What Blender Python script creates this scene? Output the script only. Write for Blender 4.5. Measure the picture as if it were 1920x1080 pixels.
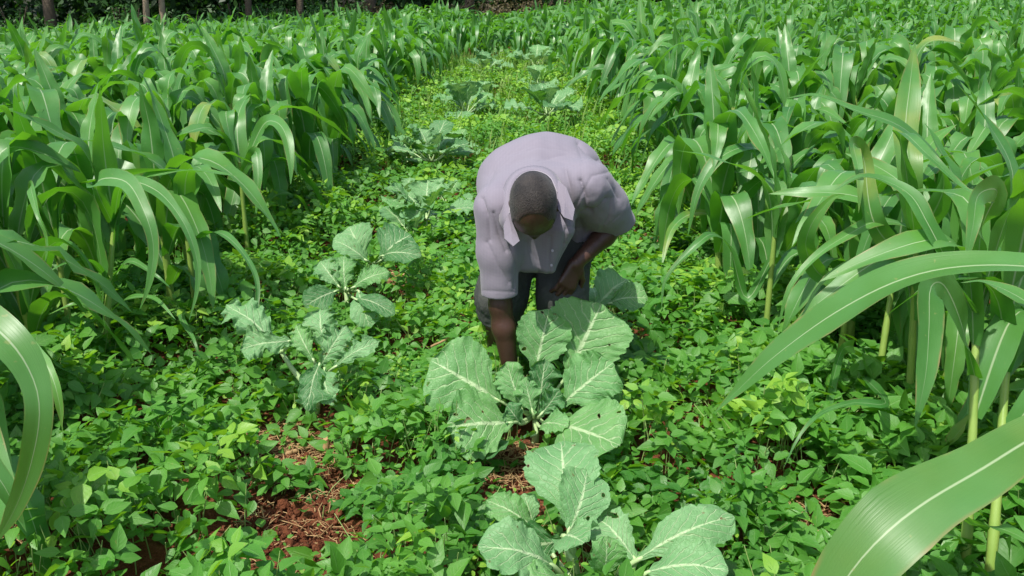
import bpy, math, random
import numpy as np
from mathutils import Vector

# ------------------------------------------------------------------ camera, sky, sun, exposure
SC = bpy.context.scene
for o in list(bpy.data.objects): bpy.data.objects.remove(o)
COL = SC.collection
H, FPX, PITCH = 1.65, 1700.0, math.radians(18.2)
cam = bpy.data.cameras.new('camera'); cam_o = bpy.data.objects.new('camera', cam); COL.objects.link(cam_o)
cam.sensor_width = 36; cam.lens = 36 * FPX / 1920; cam.clip_end = 500; cam.clip_start = 0.02
cam_o.location = (0, 0, H); cam_o.rotation_euler = (math.pi/2 - PITCH, 0, 0)
SC.camera = cam_o
SUN_DIR = Vector((-0.28, -0.37, 0.885)).normalized()
elev = math.asin(SUN_DIR.z); azim = math.atan2(SUN_DIR.x, SUN_DIR.y)
w = bpy.data.worlds.new('World'); SC.world = w; w.use_nodes = True
nt = w.node_tree; nt.nodes.clear()
sky = nt.nodes.new('ShaderNodeTexSky'); sky.sky_type = 'NISHITA'; sky.sun_disc = False
sky.sun_elevation = elev; sky.sun_rotation = azim; sky.air_density = 1.0; sky.dust_density = 2.5
bg = nt.nodes.new('ShaderNodeBackground'); bg.inputs['Strength'].default_value = 0.15
wo = nt.nodes.new('ShaderNodeOutputWorld')
nt.links.new(sky.outputs[0], bg.inputs[0]); nt.links.new(bg.outputs[0], wo.inputs[0])
sl = bpy.data.lights.new('sun', 'SUN'); sl.energy = 4.2; sl.angle = math.radians(0.6); sl.color = (1, .955, .88)
so = bpy.data.objects.new('sun', sl); COL.objects.link(so); so.location = (0, 0, 20)
so.rotation_euler = SUN_DIR.to_track_quat('Z', 'Y').to_euler()
SC.view_settings.view_transform = 'Standard'; SC.view_settings.look = 'None'
SC.view_settings.exposure = 0.36; SC.view_settings.gamma = 1
SC.render.engine = 'CYCLES'
SC.cycles.max_bounces = 8; SC.cycles.transmission_bounces = 6; SC.cycles.diffuse_bounces = 3

# ------------------------------------------------------------------ geometry helpers
rng = np.random.default_rng(11)
sp_, cp_ = math.sin(PITCH), math.cos(PITCH)
def P(px, py, d):
    "world point seen at photo pixel (1920 wide) at axial depth d"
    u, v = (px-960)/FPX, (py-540)/FPX
    return np.array([u*d, d*(cp_ - v*sp_), H - d*(sp_ + v*cp_)])
def PZ(px, py, z):
    v = (py-540)/FPX
    return P(px, py, (H-z)/(sp_ + v*cp_))
def PY(px, py, y):
    v = (py-540)/FPX
    return P(px, py, y/(cp_ - v*sp_))
_T = np.random.default_rng(5).random((32, 32, 32)).astype(np.float32)
def vnoise(p):
    p = np.asarray(p, dtype=np.float64); i = np.floor(p).astype(int); f = p - i; f = f*f*(3-2*f)
    x, y, z = i[..., 0], i[..., 1], i[..., 2]; r = 0
    for a in (0, 1):
        for b in (0, 1):
            for c in (0, 1):
                wt = (f[..., 0] if a else 1-f[..., 0])*(f[..., 1] if b else 1-f[..., 1])*(f[..., 2] if c else 1-f[..., 2])
                r = r + wt*_T[(x+a) & 31, (y+b) & 31, (z+c) & 31]
    return r*2-1
def n2(x, y, s=1.0, o=0.0):
    x = np.asarray(x, float); y = np.asarray(y, float)
    return vnoise(np.stack([x*s+o, y*s+o*1.7, np.zeros_like(x)+o], -1))
def ground_z(x, y):
    x = np.asarray(x, float); y = np.asarray(y, float)
    return np.maximum(y-9, 0)*(.008+.003*np.clip((x+4)/10, 0, 1)) - np.minimum(.31, 0.036*np.maximum(-x-3, 0))*np.clip((y-8)/12, 0, 1) + 0.03*n2(x, y, .9, 3)*np.clip(1.5-y/20, 0, 1)
def norm(v): v = np.asarray(v, float); return v/(np.linalg.norm(v, axis=-1, keepdims=True)+1e-12)

class MB:
    "collects vertex / quad arrays plus a per-vertex vector attribute, builds ONE mesh"
    def __init__(s): s.v, s.f, s.a, s.n = [], [], [], 0
    def add(s, v, f, a=None):
        v = np.asarray(v, np.float32).reshape(-1, 3); f = np.asarray(f, np.int64)
        if a is None: a = np.zeros((len(v), 3))
        s.v.append(v); s.f.append(f+s.n); s.a.append(np.asarray(a, np.float32).reshape(-1, 3)); s.n += len(v)
    def mesh(s, name, mats, smooth=True):
        v = np.concatenate(s.v); a = np.concatenate(s.a)
        f = np.concatenate(s.f).astype(np.int32)
        me = bpy.data.meshes.new(name); me.vertices.add(len(v)); me.vertices.foreach_set('co', v.ravel())
        me.loops.add(f.size); me.loops.foreach_set('vertex_index', f.ravel())
        me.polygons.add(len(f)); me.polygons.foreach_set('loop_start', np.arange(len(f), dtype=np.int32)*4)
        me.polygons.foreach_set('loop_total', np.full(len(f), 4, np.int32))
        me.polygons.foreach_set('use_smooth', np.full(len(f), smooth))
        at = me.attributes.new('luv', 'FLOAT_VECTOR', 'POINT'); at.data.foreach_set('vector', a.ravel())
        me.update(calc_edges=True)
        if not isinstance(mats, (list, tuple)): mats = [mats]
        for m in mats: me.materials.append(m)
        return me
def gridf(n, m, wrap=False):
    "quads of an n x m vertex grid"
    i, j = np.meshgrid(np.arange(n-1), np.arange(m if wrap else m-1), indexing='ij')
    i, j = i.ravel(), j.ravel(); k = (j+1) % m
    return np.stack([i*m+j, i*m+k, (i+1)*m+k, (i+1)*m+j], 1)
def link(name, me, parent=None):
    o = bpy.data.objects.new(name, me); COL.objects.link(o)
    if parent is not None: o.parent = parent
    return o
def empty(name, loc=(0, 0, 0)):
    o = bpy.data.objects.new(name, None); COL.objects.link(o); o.location = loc; o.empty_display_size = .1; return o
def tag(o, label=None, cat=None, group=None, kind=None):
    if label: o['label'] = label
    if cat: o['category'] = cat
    if group: o['group'] = group
    if kind: o['kind'] = kind
    return o
def spline(pts, n, ends=True):
    "Catmull-Rom through pts, n samples"
    p = np.asarray(pts, float); p = np.concatenate([[2*p[0]-p[1]], p, [2*p[-1]-p[-2]]]); m = len(p)-3
    t = np.linspace(0, m, n); k = np.minimum(t.astype(int), m-1); f = (t-k)[:, None]
    a, b, c, d = p[k], p[k+1], p[k+2], p[k+3]
    return .5*(2*b + (c-a)*f + (2*a-5*b+4*c-d)*f**2 + (3*b-a-3*c+d)*f**3)
def tube(mb, path, rad, m=8, rnd=0.0, kindv=0.0):
    path = np.asarray(path, float); n = len(path); rad = np.broadcast_to(rad, (n,))
    t = norm(np.gradient(path, axis=0)); ref = np.array([0, 0, 1.]) if abs(t[0][2]) < .8 else np.array([1., 0, 0])
    s = norm(np.cross(t, ref)); q = np.cross(t, s)
    a = np.linspace(0, 2*math.pi, m, endpoint=False)
    v = path[:, None] + rad[:, None, None]*(np.cos(a)[None, :, None]*s[:, None] + np.sin(a)[None, :, None]*q[:, None])
    at = np.stack(np.broadcast_arrays((a/(2*math.pi))[None, :], np.linspace(0, 1, n)[:, None], rnd), -1)
    mb.add(v, gridf(n, m, True), at)
    # end caps
    for e in (0, n-1):
        c = v[e]; 
        ff = np.array([[i, i+1, m-2-i, m-1-i] for i in range(0, m//2-1)])
        mb.add(c, ff, at[e])

# ------------------------------------------------------------------ materials
class NT:
    def __init__(s, name):
        s.m = bpy.data.materials.new(name); s.m.use_nodes = True; s.t = s.m.node_tree; s.t.nodes.clear()
        s.out = s.n('OutputMaterial')
    def n(s, typ, **kw):
        nd = s.t.nodes.new('ShaderNode'+typ)
        for k, v in kw.items():
            if k in nd.inputs.keys() if hasattr(nd.inputs, 'keys') else False: s.set(nd.inputs[k], v)
            else: setattr(nd, k, v)
        return nd
    def set(s, inp, v):
        if isinstance(v, bpy.types.NodeSocket): s.t.links.new(v, inp)
        elif isinstance(v, bpy.types.Node): s.t.links.new(v.outputs[0], inp)
        else:
            if hasattr(inp.default_value, '__len__') and len(inp.default_value) == 4 and len(v) == 3: v = (*v, 1)
            inp.default_value = v
    def math(s, op, a, b=None, c=None, clamp=False):
        nd = s.t.nodes.new('ShaderNodeMath'); nd.operation = op; nd.use_clamp = clamp
        for i, x in enumerate((a, b, c)):
            if x is not None: s.set(nd.inputs[i], x)
        return nd.outputs[0]
    def mix(s, f, a, b, blend='MIX'):
        nd = s.t.nodes.new('ShaderNodeMix'); nd.data_type = 'RGBA'; nd.blend_type = blend
        s.set(nd.inputs[0], f); s.set(nd.inputs[6], a); s.set(nd.inputs[7], b); return nd.outputs[2]
    def noise(s, vec, scale, detail=3, rough=.5, out=0):
        nd = s.t.nodes.new('ShaderNodeTexNoise'); nd.inputs['Scale'].default_value = scale
        nd.inputs['Detail'].default_value = detail; nd.inputs['Roughness'].default_value = rough
        if vec is not None: s.set(nd.inputs['Vector'], vec)
        return nd.outputs[out]
    def remap(s, x, a, b, c=0.0, d=1.0):
        nd = s.t.nodes.new('ShaderNodeMapRange'); nd.clamp = True
        s.set(nd.inputs[0], x)
        for i, v in enumerate((a, b, c, d)): s.set(nd.inputs[i+1], v)
        return nd.outputs[0]
    def attr(s):
        a = s.t.nodes.new('ShaderNodeAttribute'); a.attribute_name = 'luv'
        x = s.t.nodes.new('ShaderNodeSeparateXYZ'); s.t.links.new(a.outputs['Vector'], x.inputs[0]); return a.outputs['Vector'], x.outputs
    def pos(s):
        return s.t.nodes.new('ShaderNodeTexCoord').outputs['Object']
    def bump(s, h, strength, dist):
        b = s.t.nodes.new('ShaderNodeBump'); b.inputs['Strength'].default_value = strength; b.inputs['Distance'].default_value = dist
        s.set(b.inputs['Height'], h); return b.outputs[0]
    def leafout(s, col, tcol, tfac, rough, nrm=None, spec=.5, back=None, holes=None):
        if back is not None:
            g = s.t.nodes.new('ShaderNodeNewGeometry'); col = s.mix(g.outputs['Backfacing'], col, back)
        p = s.t.nodes.new('ShaderNodeBsdfPrincipled'); s.set(p.inputs['Base Color'], col); s.set(p.inputs['Roughness'], rough)
        p.inputs['Specular IOR Level'].default_value = spec
        t = s.t.nodes.new('ShaderNodeBsdfTranslucent'); s.set(t.inputs['Color'], tcol)
        if nrm is not None: s.set(p.inputs['Normal'], nrm); s.set(t.inputs['Normal'], nrm)
        mx = s.t.nodes.new('ShaderNodeMixShader'); mx.inputs[0].default_value = tfac
        s.t.links.new(p.outputs[0], mx.inputs[1]); s.t.links.new(t.outputs[0], mx.inputs[2]); s.t.links.new(mx.outputs[0], s.out.inputs[0])
        if holes is not None:
            tr = s.t.nodes.new('ShaderNodeBsdfTransparent'); m2 = s.t.nodes.new('ShaderNodeMixShader'); s.set(m2.inputs[0], holes)
            s.t.links.new(mx.outputs[0], m2.inputs[1]); s.t.links.new(tr.outputs[0], m2.inputs[2]); s.t.links.new(m2.outputs[0], s.out.inputs[0])
        return s.m
    def plain(s, col, rough, nrm=None, spec=.5, **kw):
        p = s.t.nodes.new('ShaderNodeBsdfPrincipled'); s.set(p.inputs['Base Color'], col); s.set(p.inputs['Roughness'], rough)
        p.inputs['Specular IOR Level'].default_value = spec
        if nrm is not None: s.set(p.inputs['Normal'], nrm)
        for k, v in kw.items(): s.set(p.inputs[k], v)
        s.t.links.new(p.outputs[0], s.out.inputs[0]); return s.m

def mat_maize_leaf():
    s = NT('maize_leaf'); vec, (u, v, r) = s.attr()
    oi = s.n('ObjectInfo').outputs['Random']
    rr = s.math('FRACT', s.math('ADD', r, oi))
    pos = s.pos()
    au = s.math('ABSOLUTE', u)
    wn = s.noise(pos, 7, 3)
    c = s.mix(rr, (.040, .165, .026), (.120, .310, .050))
    c = s.mix(s.math('MULTIPLY', s.remap(oi, .93, .97), s.remap(s.noise(pos, 5, 3), .4, .6)), c, (.30, .36, .07))
    c = s.mix(s.remap(wn, .35, .7), c, (.100, .280, .070))
    # fine lengthwise venation
    st = s.t.nodes.new('ShaderNodeCombineXYZ'); s.set(st.inputs[0], s.math('MULTIPLY', u, 26.0)); s.set(st.inputs[1], s.math('MULTIPLY', v, 1.5)); s.set(st.inputs[2], r)
    fine = s.noise(st, 1.0, 2)
    c = s.mix(s.remap(fine, .3, .75, 0, .16), c, (.12, .28, .08))
    # pale midrib
    rib = s.remap(au, s.math('MULTIPLY', s.math('SUBTRACT', 1.05, v), .10), s.math('MULTIPLY', s.math('SUBTRACT', 1.12, v), .035), 0, 1)
    c = s.mix(s.math('MULTIPLY', rib, .85), c, (.44, .58, .32))
    # dry brown margins and tips here and there
    dry = s.math('MULTIPLY', s.remap(s.math('ADD', au, s.math('MULTIPLY', v, .25)), 1.03, 1.17), s.remap(s.noise(pos, 16, 3), .45, .65))
    c = s.mix(dry, c, (.30, .24, .09))
    spots = s.remap(s.noise(pos, 60, 2), .71, .76)
    c = s.mix(s.math('MULTIPLY', spots, .5), c, (.30, .33, .10))
    h = s.math('ADD', fine, s.math('MULTIPLY', s.noise(pos, 22, 2), .6))
    nb = s.bump(h, .2, .002)
    rough = s.remap(s.noise(pos, 12, 2), .3, .7, .34, .50)
    tc = s.mix(rr, (.12, .44, .012), (.20, .55, .02))
    tc = s.mix(rib, tc, (.16, .40, .06))
    return s.leafout(c, tc, .36, rough, nb, .62)
def mat_stalk():
    s = NT('maize_stalk'); vec, (u, v, r) = s.attr(); pos = s.pos()
    c = s.mix(s.noise(pos, 14, 2), (.18, .34, .05), (.38, .50, .12))
    c = s.mix(s.remap(s.noise(pos, 5, 2), .55, .75), c, (.30, .36, .12))
    return s.leafout(c, (.2, .4, .03), .15, .42, s.bump(s.noise(pos, 90, 2), .2, .002), .5)
def mat_kale(name, c0, c1, tr):
    s = NT(name); vec, (u, v, r) = s.attr(); pos = s.pos(); oi = s.n('ObjectInfo').outputs['Random']
    au = s.math('ABSOLUTE', u)
    warp = s.math('MULTIPLY', s.math('SUBTRACT', s.noise(pos, 26, 2), .5), .11)
    x = s.math('ADD', s.math('SUBTRACT', v, s.math('MULTIPLY', au, .34)), warp)
    x = s.math('ADD', x, s.math('MULTIPLY', s.math('SIGN', u), .045))
    t = s.math('ABSOLUTE', s.math('SUBTRACT', s.math('FRACT', s.math('MULTIPLY', x, 7.0)), .5))
    vein = s.remap(t, s.math('ADD', .055, s.math('MULTIPLY', s.math('SUBTRACT', 1.0, au), .08)), .012, 0, 1)
    vein = s.math('MULTIPLY', vein, s.remap(au, .97, .55, .15, 1))
    vo = s.t.nodes.new('ShaderNodeTexVoronoi'); vo.feature = 'DISTANCE_TO_EDGE'; vo.inputs['Scale'].default_value = 75; s.set(vo.inputs['Vector'], pos)
    cell = s.remap(vo.outputs[0], .0, .10, 1, 0)
    rib = s.remap(au, s.math('MULTIPLY', s.math('SUBTRACT', 1.15, v), .10), s.math('MULTIPLY', s.math('SUBTRACT', 1.15, v), .045), 0, 1)
    c = s.mix(s.remap(s.noise(pos, 9, 3), .3, .7), c0, c1)
    c = s.mix(s.math('MULTIPLY', oi, .35), c, (.10, .30, .10))
    c = s.mix(s.math('MULTIPLY', cell, .22), c, (.32, .52, .26))
    allv = s.math('MAXIMUM', s.math('MULTIPLY', vein, .44), s.math('MULTIPLY', rib, .62))
    c = s.mix(allv, c, (.64, .78, .46))
    holes = s.remap(s.math('ADD', s.noise(pos, 30, 1), s.math('MULTIPLY', au, .05)), .75, .77)
    c = s.mix(holes, c, (.16, .12, .05))
    h = s.math('SUBTRACT', s.math('MULTIPLY', s.noise(pos, 40, 3), .6), s.math('ADD', s.math('MULTIPLY', vein, .9), s.math('MULTIPLY', cell, .25)))
    nb = s.bump(h, .6, .006)
    hl = s.remap(s.math('ADD', s.noise(pos, 30, 1), s.math('MULTIPLY', au, .05)), .775, .78)
    return s.leafout(c, tr, .27, .52, nb, .45, holes=s.math('MULTIPLY', hl, s.remap(au, .16, .2)))
def mat_petiole():
    s = NT('kale_petiole'); pos = s.pos()
    c = s.mix(s.noise(pos, 20, 2), (.30, .46, .18), (.48, .60, .32))
    return s.plain(c, .45)
def mat_soy():
    s = NT('bean_leaf'); vec, (u, v, r) = s.attr(); pos = s.pos(); au = s.math('ABSOLUTE', u)
    c = s.mix(r, (.040, .165, .020), (.115, .310, .034))
    c = s.mix(s.remap(r, .90, .97), c, (.24, .44, .04))
    c = s.mix(s.remap(s.noise(pos, 1.3, 2), .45, .7, 0, .6), c, (.075, .26, .03))
    x = s.math('SUBTRACT', v, s.math('MULTIPLY', au, .3))
    t = s.math('ABSOLUTE', s.math('SUBTRACT', s.math('FRACT', s.math('MULTIPLY', x, 6.0)), .5))
    vein = s.math('MAXIMUM', s.math('MULTIPLY', s.remap(t, .10, .02), .4), s.remap(au, .10, .03))
    c = s.mix(s.math('MULTIPLY', vein, .30), c, (.22, .42, .12))
    spots = s.remap(s.noise(pos, 70, 2), .70, .75)
    c = s.mix(s.math('MULTIPLY', spots, .5), c, (.3, .30, .08))
    nb = s.bump(s.math('ADD', s.noise(pos, 60, 2), vein), .35, .003)
    tc = s.mix(r, (.18, .54, .012), (.36, .74, .02))
    return s.leafout(c, tc, .33, s.remap(s.noise(pos, 30, 1), .3, .7, .42, .6), nb, .5)
def mat_simple(name, a, b, sc, rough, bump=.3, bd=.005, spec=.4):
    s = NT(name); pos = s.pos(); return s.plain(s.mix(s.noise(pos, sc, 4), a, b), rough, s.bump(s.noise(pos, sc*3, 4), bump, bd), spec)
def mat_soil():
    s = NT('red_soil'); pos = s.pos()
    c = s.mix(s.remap(s.noise(pos, 3, 5), .3, .7), (.095, .030, .014), (.19, .066, .030))
    c = s.mix(s.remap(s.noise(pos, 38, 4), .5, .75), c, (.27, .11, .055))
    c = s.mix(s.remap(s.noise(pos, 90, 2), .62, .72), c, (.05, .018, .01))
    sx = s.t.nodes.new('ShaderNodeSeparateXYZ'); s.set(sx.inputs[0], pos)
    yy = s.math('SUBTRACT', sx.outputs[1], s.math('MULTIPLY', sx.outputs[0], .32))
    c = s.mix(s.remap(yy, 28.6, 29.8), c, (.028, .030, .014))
    h = s.math('ADD', s.noise(pos, 25, 6, .65), s.math('MULTIPLY', s.noise(pos, 110, 3), .4))
    return s.plain(c, .92, s.bump(h, .9, .03), .15)
M_MAIZE, M_STALK = mat_maize_leaf(), mat_stalk()
M_KALE = mat_kale('kale_leaf', (.10, .27, .072), (.17, .37, .11), (.26, .58, .06))
M_KALEB = mat_kale('kale_leaf_blue', (.125, .30, .105), (.21, .41, .17), (.28, .54, .12))
M_KALED = mat_kale('kale_leaf_dark', (.040, .145, .040), (.065, .20, .055), (.16, .46, .03))
M_PET, M_SOY, M_SOIL = mat_petiole(), mat_soy(), mat_soil()
M_STEM = mat_simple('bean_stem', (.16, .30, .06), (.34, .42, .16), 30, .6)
M_STRAW = mat_simple('dry_straw', (.20, .11, .045), (.50, .34, .16), 18, .75)
M_BARK = mat_simple('bark', (.06, .045, .03), (.17, .13, .09), 9, .9, .8, .03)
M_BARKP = mat_simple('pale_bark', (.20, .15, .10), (.34, .27, .19), 9, .9, .6, .03)
def mat_tree(name, a, b, t):
    s = NT(name); vec, (u, v, r) = s.attr(); return s.leafout(s.mix(r, a, b), t, .2, .5, None, .4)
M_TREE = mat_tree('tree_leaf', (.012, .045, .012), (.045, .12, .025), (.06, .2, .01))
M_BUSH = mat_tree('bush_leaf', (.02, .075, .015), (.07, .19, .03), (.10, .3, .02))
M_DRYB = mat_tree('dry_brush', (.07, .05, .025), (.16, .15, .06), (.15, .14, .04))

# ------------------------------------------------------------------ ground
BARE = [  # pixel x, y, radius in metres: bare patches of red soil between the plants
    (530, 1075, .20), (610, 1030, .13), (575, 965, .13), (480, 960, .09), (630, 915, .09), (550, 870, .14), (510, 815, .12), (985, 930, .15), (965, 870, .13), (620, 820, .07), (1045, 1070, .12),
    (1500, 955, .15), (1440, 950, .09), (750, 520, .16), (745, 560, .09), (1205, 445, .16), (1205, 470, .12), (800, 430, .14), (910, 185, .35), (10, 990, .12), (985, 105, .5),
    (720, 540, .10), (850, 345, .14), (1060, 870, .06)]
BP = np.array([[*PZ(a, b, .03)[:2], r] for a, b, r in BARE])
def bare(x, y):
    "1 on bare soil, 0 under plants"
    x = np.asarray(x, float); y = np.asarray(y, float); m = np.zeros_like(x)
    for bx, by, r in BP:
        d = np.hypot(x-bx, (y-by)) + .05*n2(x, y, 9, 2)
        m = np.maximum(m, np.clip((r*1.22-d)/(r*.3), 0, 1))
    return m
def build_ground():
    mb = MB()
    xs = np.concatenate([-np.geomspace(150, 4.2, 26), np.linspace(-4, 4, 300), np.geomspace(4.2, 150, 26)])
    ys = np.concatenate([np.linspace(-6, .4, 10), np.linspace(.5, 6.5, 260), np.linspace(6.6, 12, 60), np.geomspace(12.2, 260, 50)])
    X, Y = np.meshgrid(xs, ys, indexing='ij')
    Z = ground_z(X, Y)
    nr = np.clip((9-Y)/2, 0, 1)*np.clip((4.3-abs(X))*3, 0, 1)
    Z = Z + nr*(.014*n2(X, Y, 9, 1) + .012*n2(X, Y, 22, 4) + .008*np.abs(n2(X, Y, 40, 7)))
    v = np.stack([X, Y, Z], -1)
    mb.add(v.reshape(-1, 3), gridf(len(xs), len(ys))[:, ::-1])
    o = link('ground', mb.mesh('ground', M_SOIL)); tag(o, kind='structure')
build_ground()

# ------------------------------------------------------------------ maize
def ribbon(mb, path, nrm, width, m, fold=.25, wave=.18, wfreq=3.0, ph=0.0, rnd=0.0, curl=0.0, keep=None):
    """leaf blade: path n x 3, nrm n x 3 (upper side), width n (half widths), m vertices across"""
    n = len(path); t = norm(np.gradient(path, axis=0)); s = norm(np.cross(t, nrm)); q = np.cross(s, t)
    u = np.linspace(-1, 1, m)[None, :]; sv = np.linspace(0, 1, n)[:, None]; W = width[:, None]
    au = np.abs(u)
    side = u*W*(1-.12*fold*au)
    up = fold*au*W*(1-.35*sv) - curl*au**2*W
    up = up + wave*W*(au**2)*np.sin(2*math.pi*wfreq*sv + ph + np.where(u > 0, 1.9, 0))*np.clip(sv*4, 0, 1)
    side = side*(1+.05*np.sin(2*math.pi*(wfreq*1.7)*sv+ph*2+u))
    v = path[:, None] + s[:, None]*side[..., None] + q[:, None]*up[..., None]
    a = np.stack(np.broadcast_arrays(u, sv, rnd), -1)
    mb.add(v, gridf(n, m), a)
def maize_width(s, W):
    return W*np.minimum(1, .42+.58*np.clip(s/.25, 0, 1)**.8)*np.clip(1-s**2.3, 0, 1)**.85
def auto_leaf(r, z0, az, L, W, e0, e1, lod, r0=.013, bendp=1.25, base=(0, 0)):
    n, m = (20, 5) if lod else (8, 3)
    s = np.linspace(0, 1, n)
    kink = r.uniform(.3, .6); sharp = r.uniform(5, 17)
    prog = .3*s**bendp + .7/(1+np.exp(-sharp*(s-kink)*2))
    el = e0 + (e1-e0)*(prog-prog[0])/(prog[-1]-prog[0])
    azs = az + r.normal(0, .35)*s**1.5 + .12*np.sin(s*5+r.uniform(0, 6))
    ds = L/(n-1)
    dx = np.cos(el)*np.cos(azs); dy = np.cos(el)*np.sin(azs); dz = np.sin(el)
    step = np.stack([dx, dy, dz], -1)*ds
    p = np.cumsum(step, 0); p -= p[0]; p += np.array([base[0]+r0*math.cos(az), base[1]+r0*math.sin(az), z0])
    nr = np.stack([-np.sin(el)*np.cos(azs), -np.sin(el)*np.sin(azs), np.cos(el)], -1)
    sd = norm(np.cross(step, nr)); tw = r.normal(0, .55)*s**1.2 + (r.normal(0, 1.2)*np.clip(s-.6, 0, 1) if r.random() < .5 else 0)
    nr = nr*np.cos(tw)[:, None] + sd*np.sin(tw)[:, None]
    return p, nr, maize_width(s, W), n, m
def maize_stalk(mb, h, r, lod=True, lean=(0, 0), base=(0, 0, -.04), rr=.5):
    n = 14 if lod else 4
    z = np.linspace(0, h, n); path = np.stack([base[0]+lean[0]*(z/h)**1.4, base[1]+lean[1]*(z/h)**1.4, base[2]+z], -1)
    rad = r*(1-.38*z/h)
    if lod: rad = rad*(1+.13*(np.arange(n) % 3 == 0))
    tube(mb, path, rad, 8 if lod else 5, rr)
    return path
def maize_parts(seed, size=1.0, lod=True, nl=None):
    "returns stalk arrays (MB) and a list of leaf MBs"
    r = np.random.default_rng(seed)
    st = MB(); hs = .67*size*r.uniform(.9, 1.15); lean = r.normal(0, .03, 2)
    path = maize_stalk(st, hs, .0185*size, lod, lean, rr=r.random())
    leaves = []; nl = nl or int(r.integers(9, 12)); az = r.uniform(0, 6.28)
    for i in range(nl):
        f = i/(nl-1)
        z0 = (.19 + .49*f)*size*r.uniform(.95, 1.05); az += math.pi + r.normal(0, .32)
        L = (.46 + .42*math.sin(math.pi*min(1, .15+.72*f)))*size*r.uniform(.85, 1.12)
        if f > .85: L *= .72
        W = (.039 + .028*math.sin(math.pi*min(1, .2+.7*f)))*size*r.uniform(.88, 1.15)
        e0 = math.radians(64+19*f+r.normal(0, 5)); e1 = math.radians(-84 + 34*max(0, f-.55)/.45 + r.normal(0, 16))
        if f > .9: e1 = math.radians(r.uniform(-60, 75))
        bx = lean*(min(1, z0/hs))**1.4
        p, nr, wd, n, m = auto_leaf(r, z0, az, L, W, e0, e1, lod, .012*size, base=bx)
        mb = MB(); ribbon(mb, p, nr, wd, m, fold=r.uniform(.15, .4), wave=r.uniform(.12, .38), wfreq=r.uniform(2, 6), ph=r.uniform(0, 6), rnd=r.random())
        leaves.append(mb)
    return st, leaves
NV = 12
VAR = []
for k in range(NV):
    st, lv = maize_parts(100+k, 1.0)
    VAR.append((st.mesh('stalk', M_STALK), [l.mesh('leaf', M_MAIZE) for l in lv], lv, st))
def joined(k):
    mb = MB()
    for l in VAR[k][2]:
        mb.add(l.v[0], l.f[0], l.a[0])
    return mb.mesh('leaves', M_MAIZE)
VARJ = [joined(k) for k in range(NV)]
def place_maize(x, y, k, sc, rz, label, group, detail):
    o = empty('maize_plant', (x, y, float(ground_z(x, y)))); o.rotation_euler = (rng.normal(0, .05), rng.normal(0, .05), rz); o.scale = (sc, sc, sc*rng.uniform(.92, 1.08))
    tag(o, label, 'maize plant', group)
    link('stalk', VAR[k][0], o)
    if detail:
        for l in VAR[k][1]: link('leaf', l, o)
    else: link('leaves', VARJ[k], o)
    return o
HEROPOS = []
def hero_maize(bx, label, leaves, autos=(), top=None, r=.016, group='front maize plants at the edges of the bean strip'):
    """bx: (px, py) of the stalk foot on the ground; leaves: list of (half width, attach height, [(px,py,d)..], normal hint, kw)"""
    b = PZ(bx[0], bx[1], 0.0) if len(bx) == 2 else np.array(bx, float)
    gz = float(ground_z(b[0], b[1])); b[2] = gz
    top = np.array(top, float) if top is not None else b+np.array([0, 0, .7])
    HEROPOS.append((b[0], b[1]))
    o = empty('maize_plant', tuple(b)); tag(o, label, 'maize plant', group)
    mb = MB(); h = top[2]-b[2]; zz = np.linspace(0, 1, 18)
    path = np.stack([(top[0]-b[0])*zz**1.3, (top[1]-b[1])*zz**1.3, h*zz-.03], -1)
    tube(mb, path, r*(1-.4*zz)*(1+.12*(np.arange(18) % 4 == 0)), 10, .5)
    link('stalk', mb.mesh('stalk', M_STALK), o)
    def at(z):
        t = np.clip((z-gz)/h, 0, 1); return np.array([(top[0]-b[0])*t**1.3, (top[1]-b[1])*t**1.3, t*h-.02])
    for L in leaves:
        W, zatt, pts, hint = L[:4]; kw = L[4] if len(L) > 4 else {}
        pp = [P(*q)-b for q in pts]
        if zatt is not None: pp = [at(zatt)]+pp
        n = 40; p = spline(pp, n)
        seg = np.r_[0, np.cumsum(np.linalg.norm(np.diff(p, axis=0), axis=1))]; s = seg/seg[-1]
        p = np.stack([np.interp(np.linspace(0, 1, n), s, p[:, i]) for i in range(3)], -1); s = np.linspace(0, 1, n)
        hn = np.asarray(hint, float)
        if hn.ndim == 1: hn = np.broadcast_to(hn, (n, 3))
        else: hn = np.stack([np.interp(s, np.linspace(0, 1, len(hn)), hn[:, i]) for i in range(3)], -1)
        wf = kw.get('w'); wd = maize_width(s, W) if wf is None else W*np.interp(s, np.linspace(0, 1, len(wf)), wf)
        mb = MB(); ribbon(mb, p, norm(hn), wd, 9, fold=kw.get('fold', .25), wave=kw.get('wave', .14), wfreq=kw.get('f', 2.5), ph=kw.get('ph', 1), rnd=kw.get('rnd', .4))
        link('leaf', mb.mesh('leaf', M_MAIZE), o)
    rr = np.random.default_rng(int(abs(b[0]*1000)+abs(b[1]*777)))
    for (z0, azd, Ln, W, e0, e1) in autos:
        W *= 1.25; Ln *= .93
        a = at(z0+gz)
        p, nr, wd, n, m = auto_leaf(rr, a[2], math.radians(azd), Ln, W, math.radians(e0), math.radians(e1), True, .01, base=a[:2])
        mb = MB(); ribbon(mb, p, nr, wd, m, fold=.25, wave=.2, wfreq=rr.uniform(2, 4), ph=rr.uniform(0, 6), rnd=rr.random())
        link('leaf', mb.mesh('leaf', M_MAIZE), o)
    return o
CAMUP = (0, -.45, .9)
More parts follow.
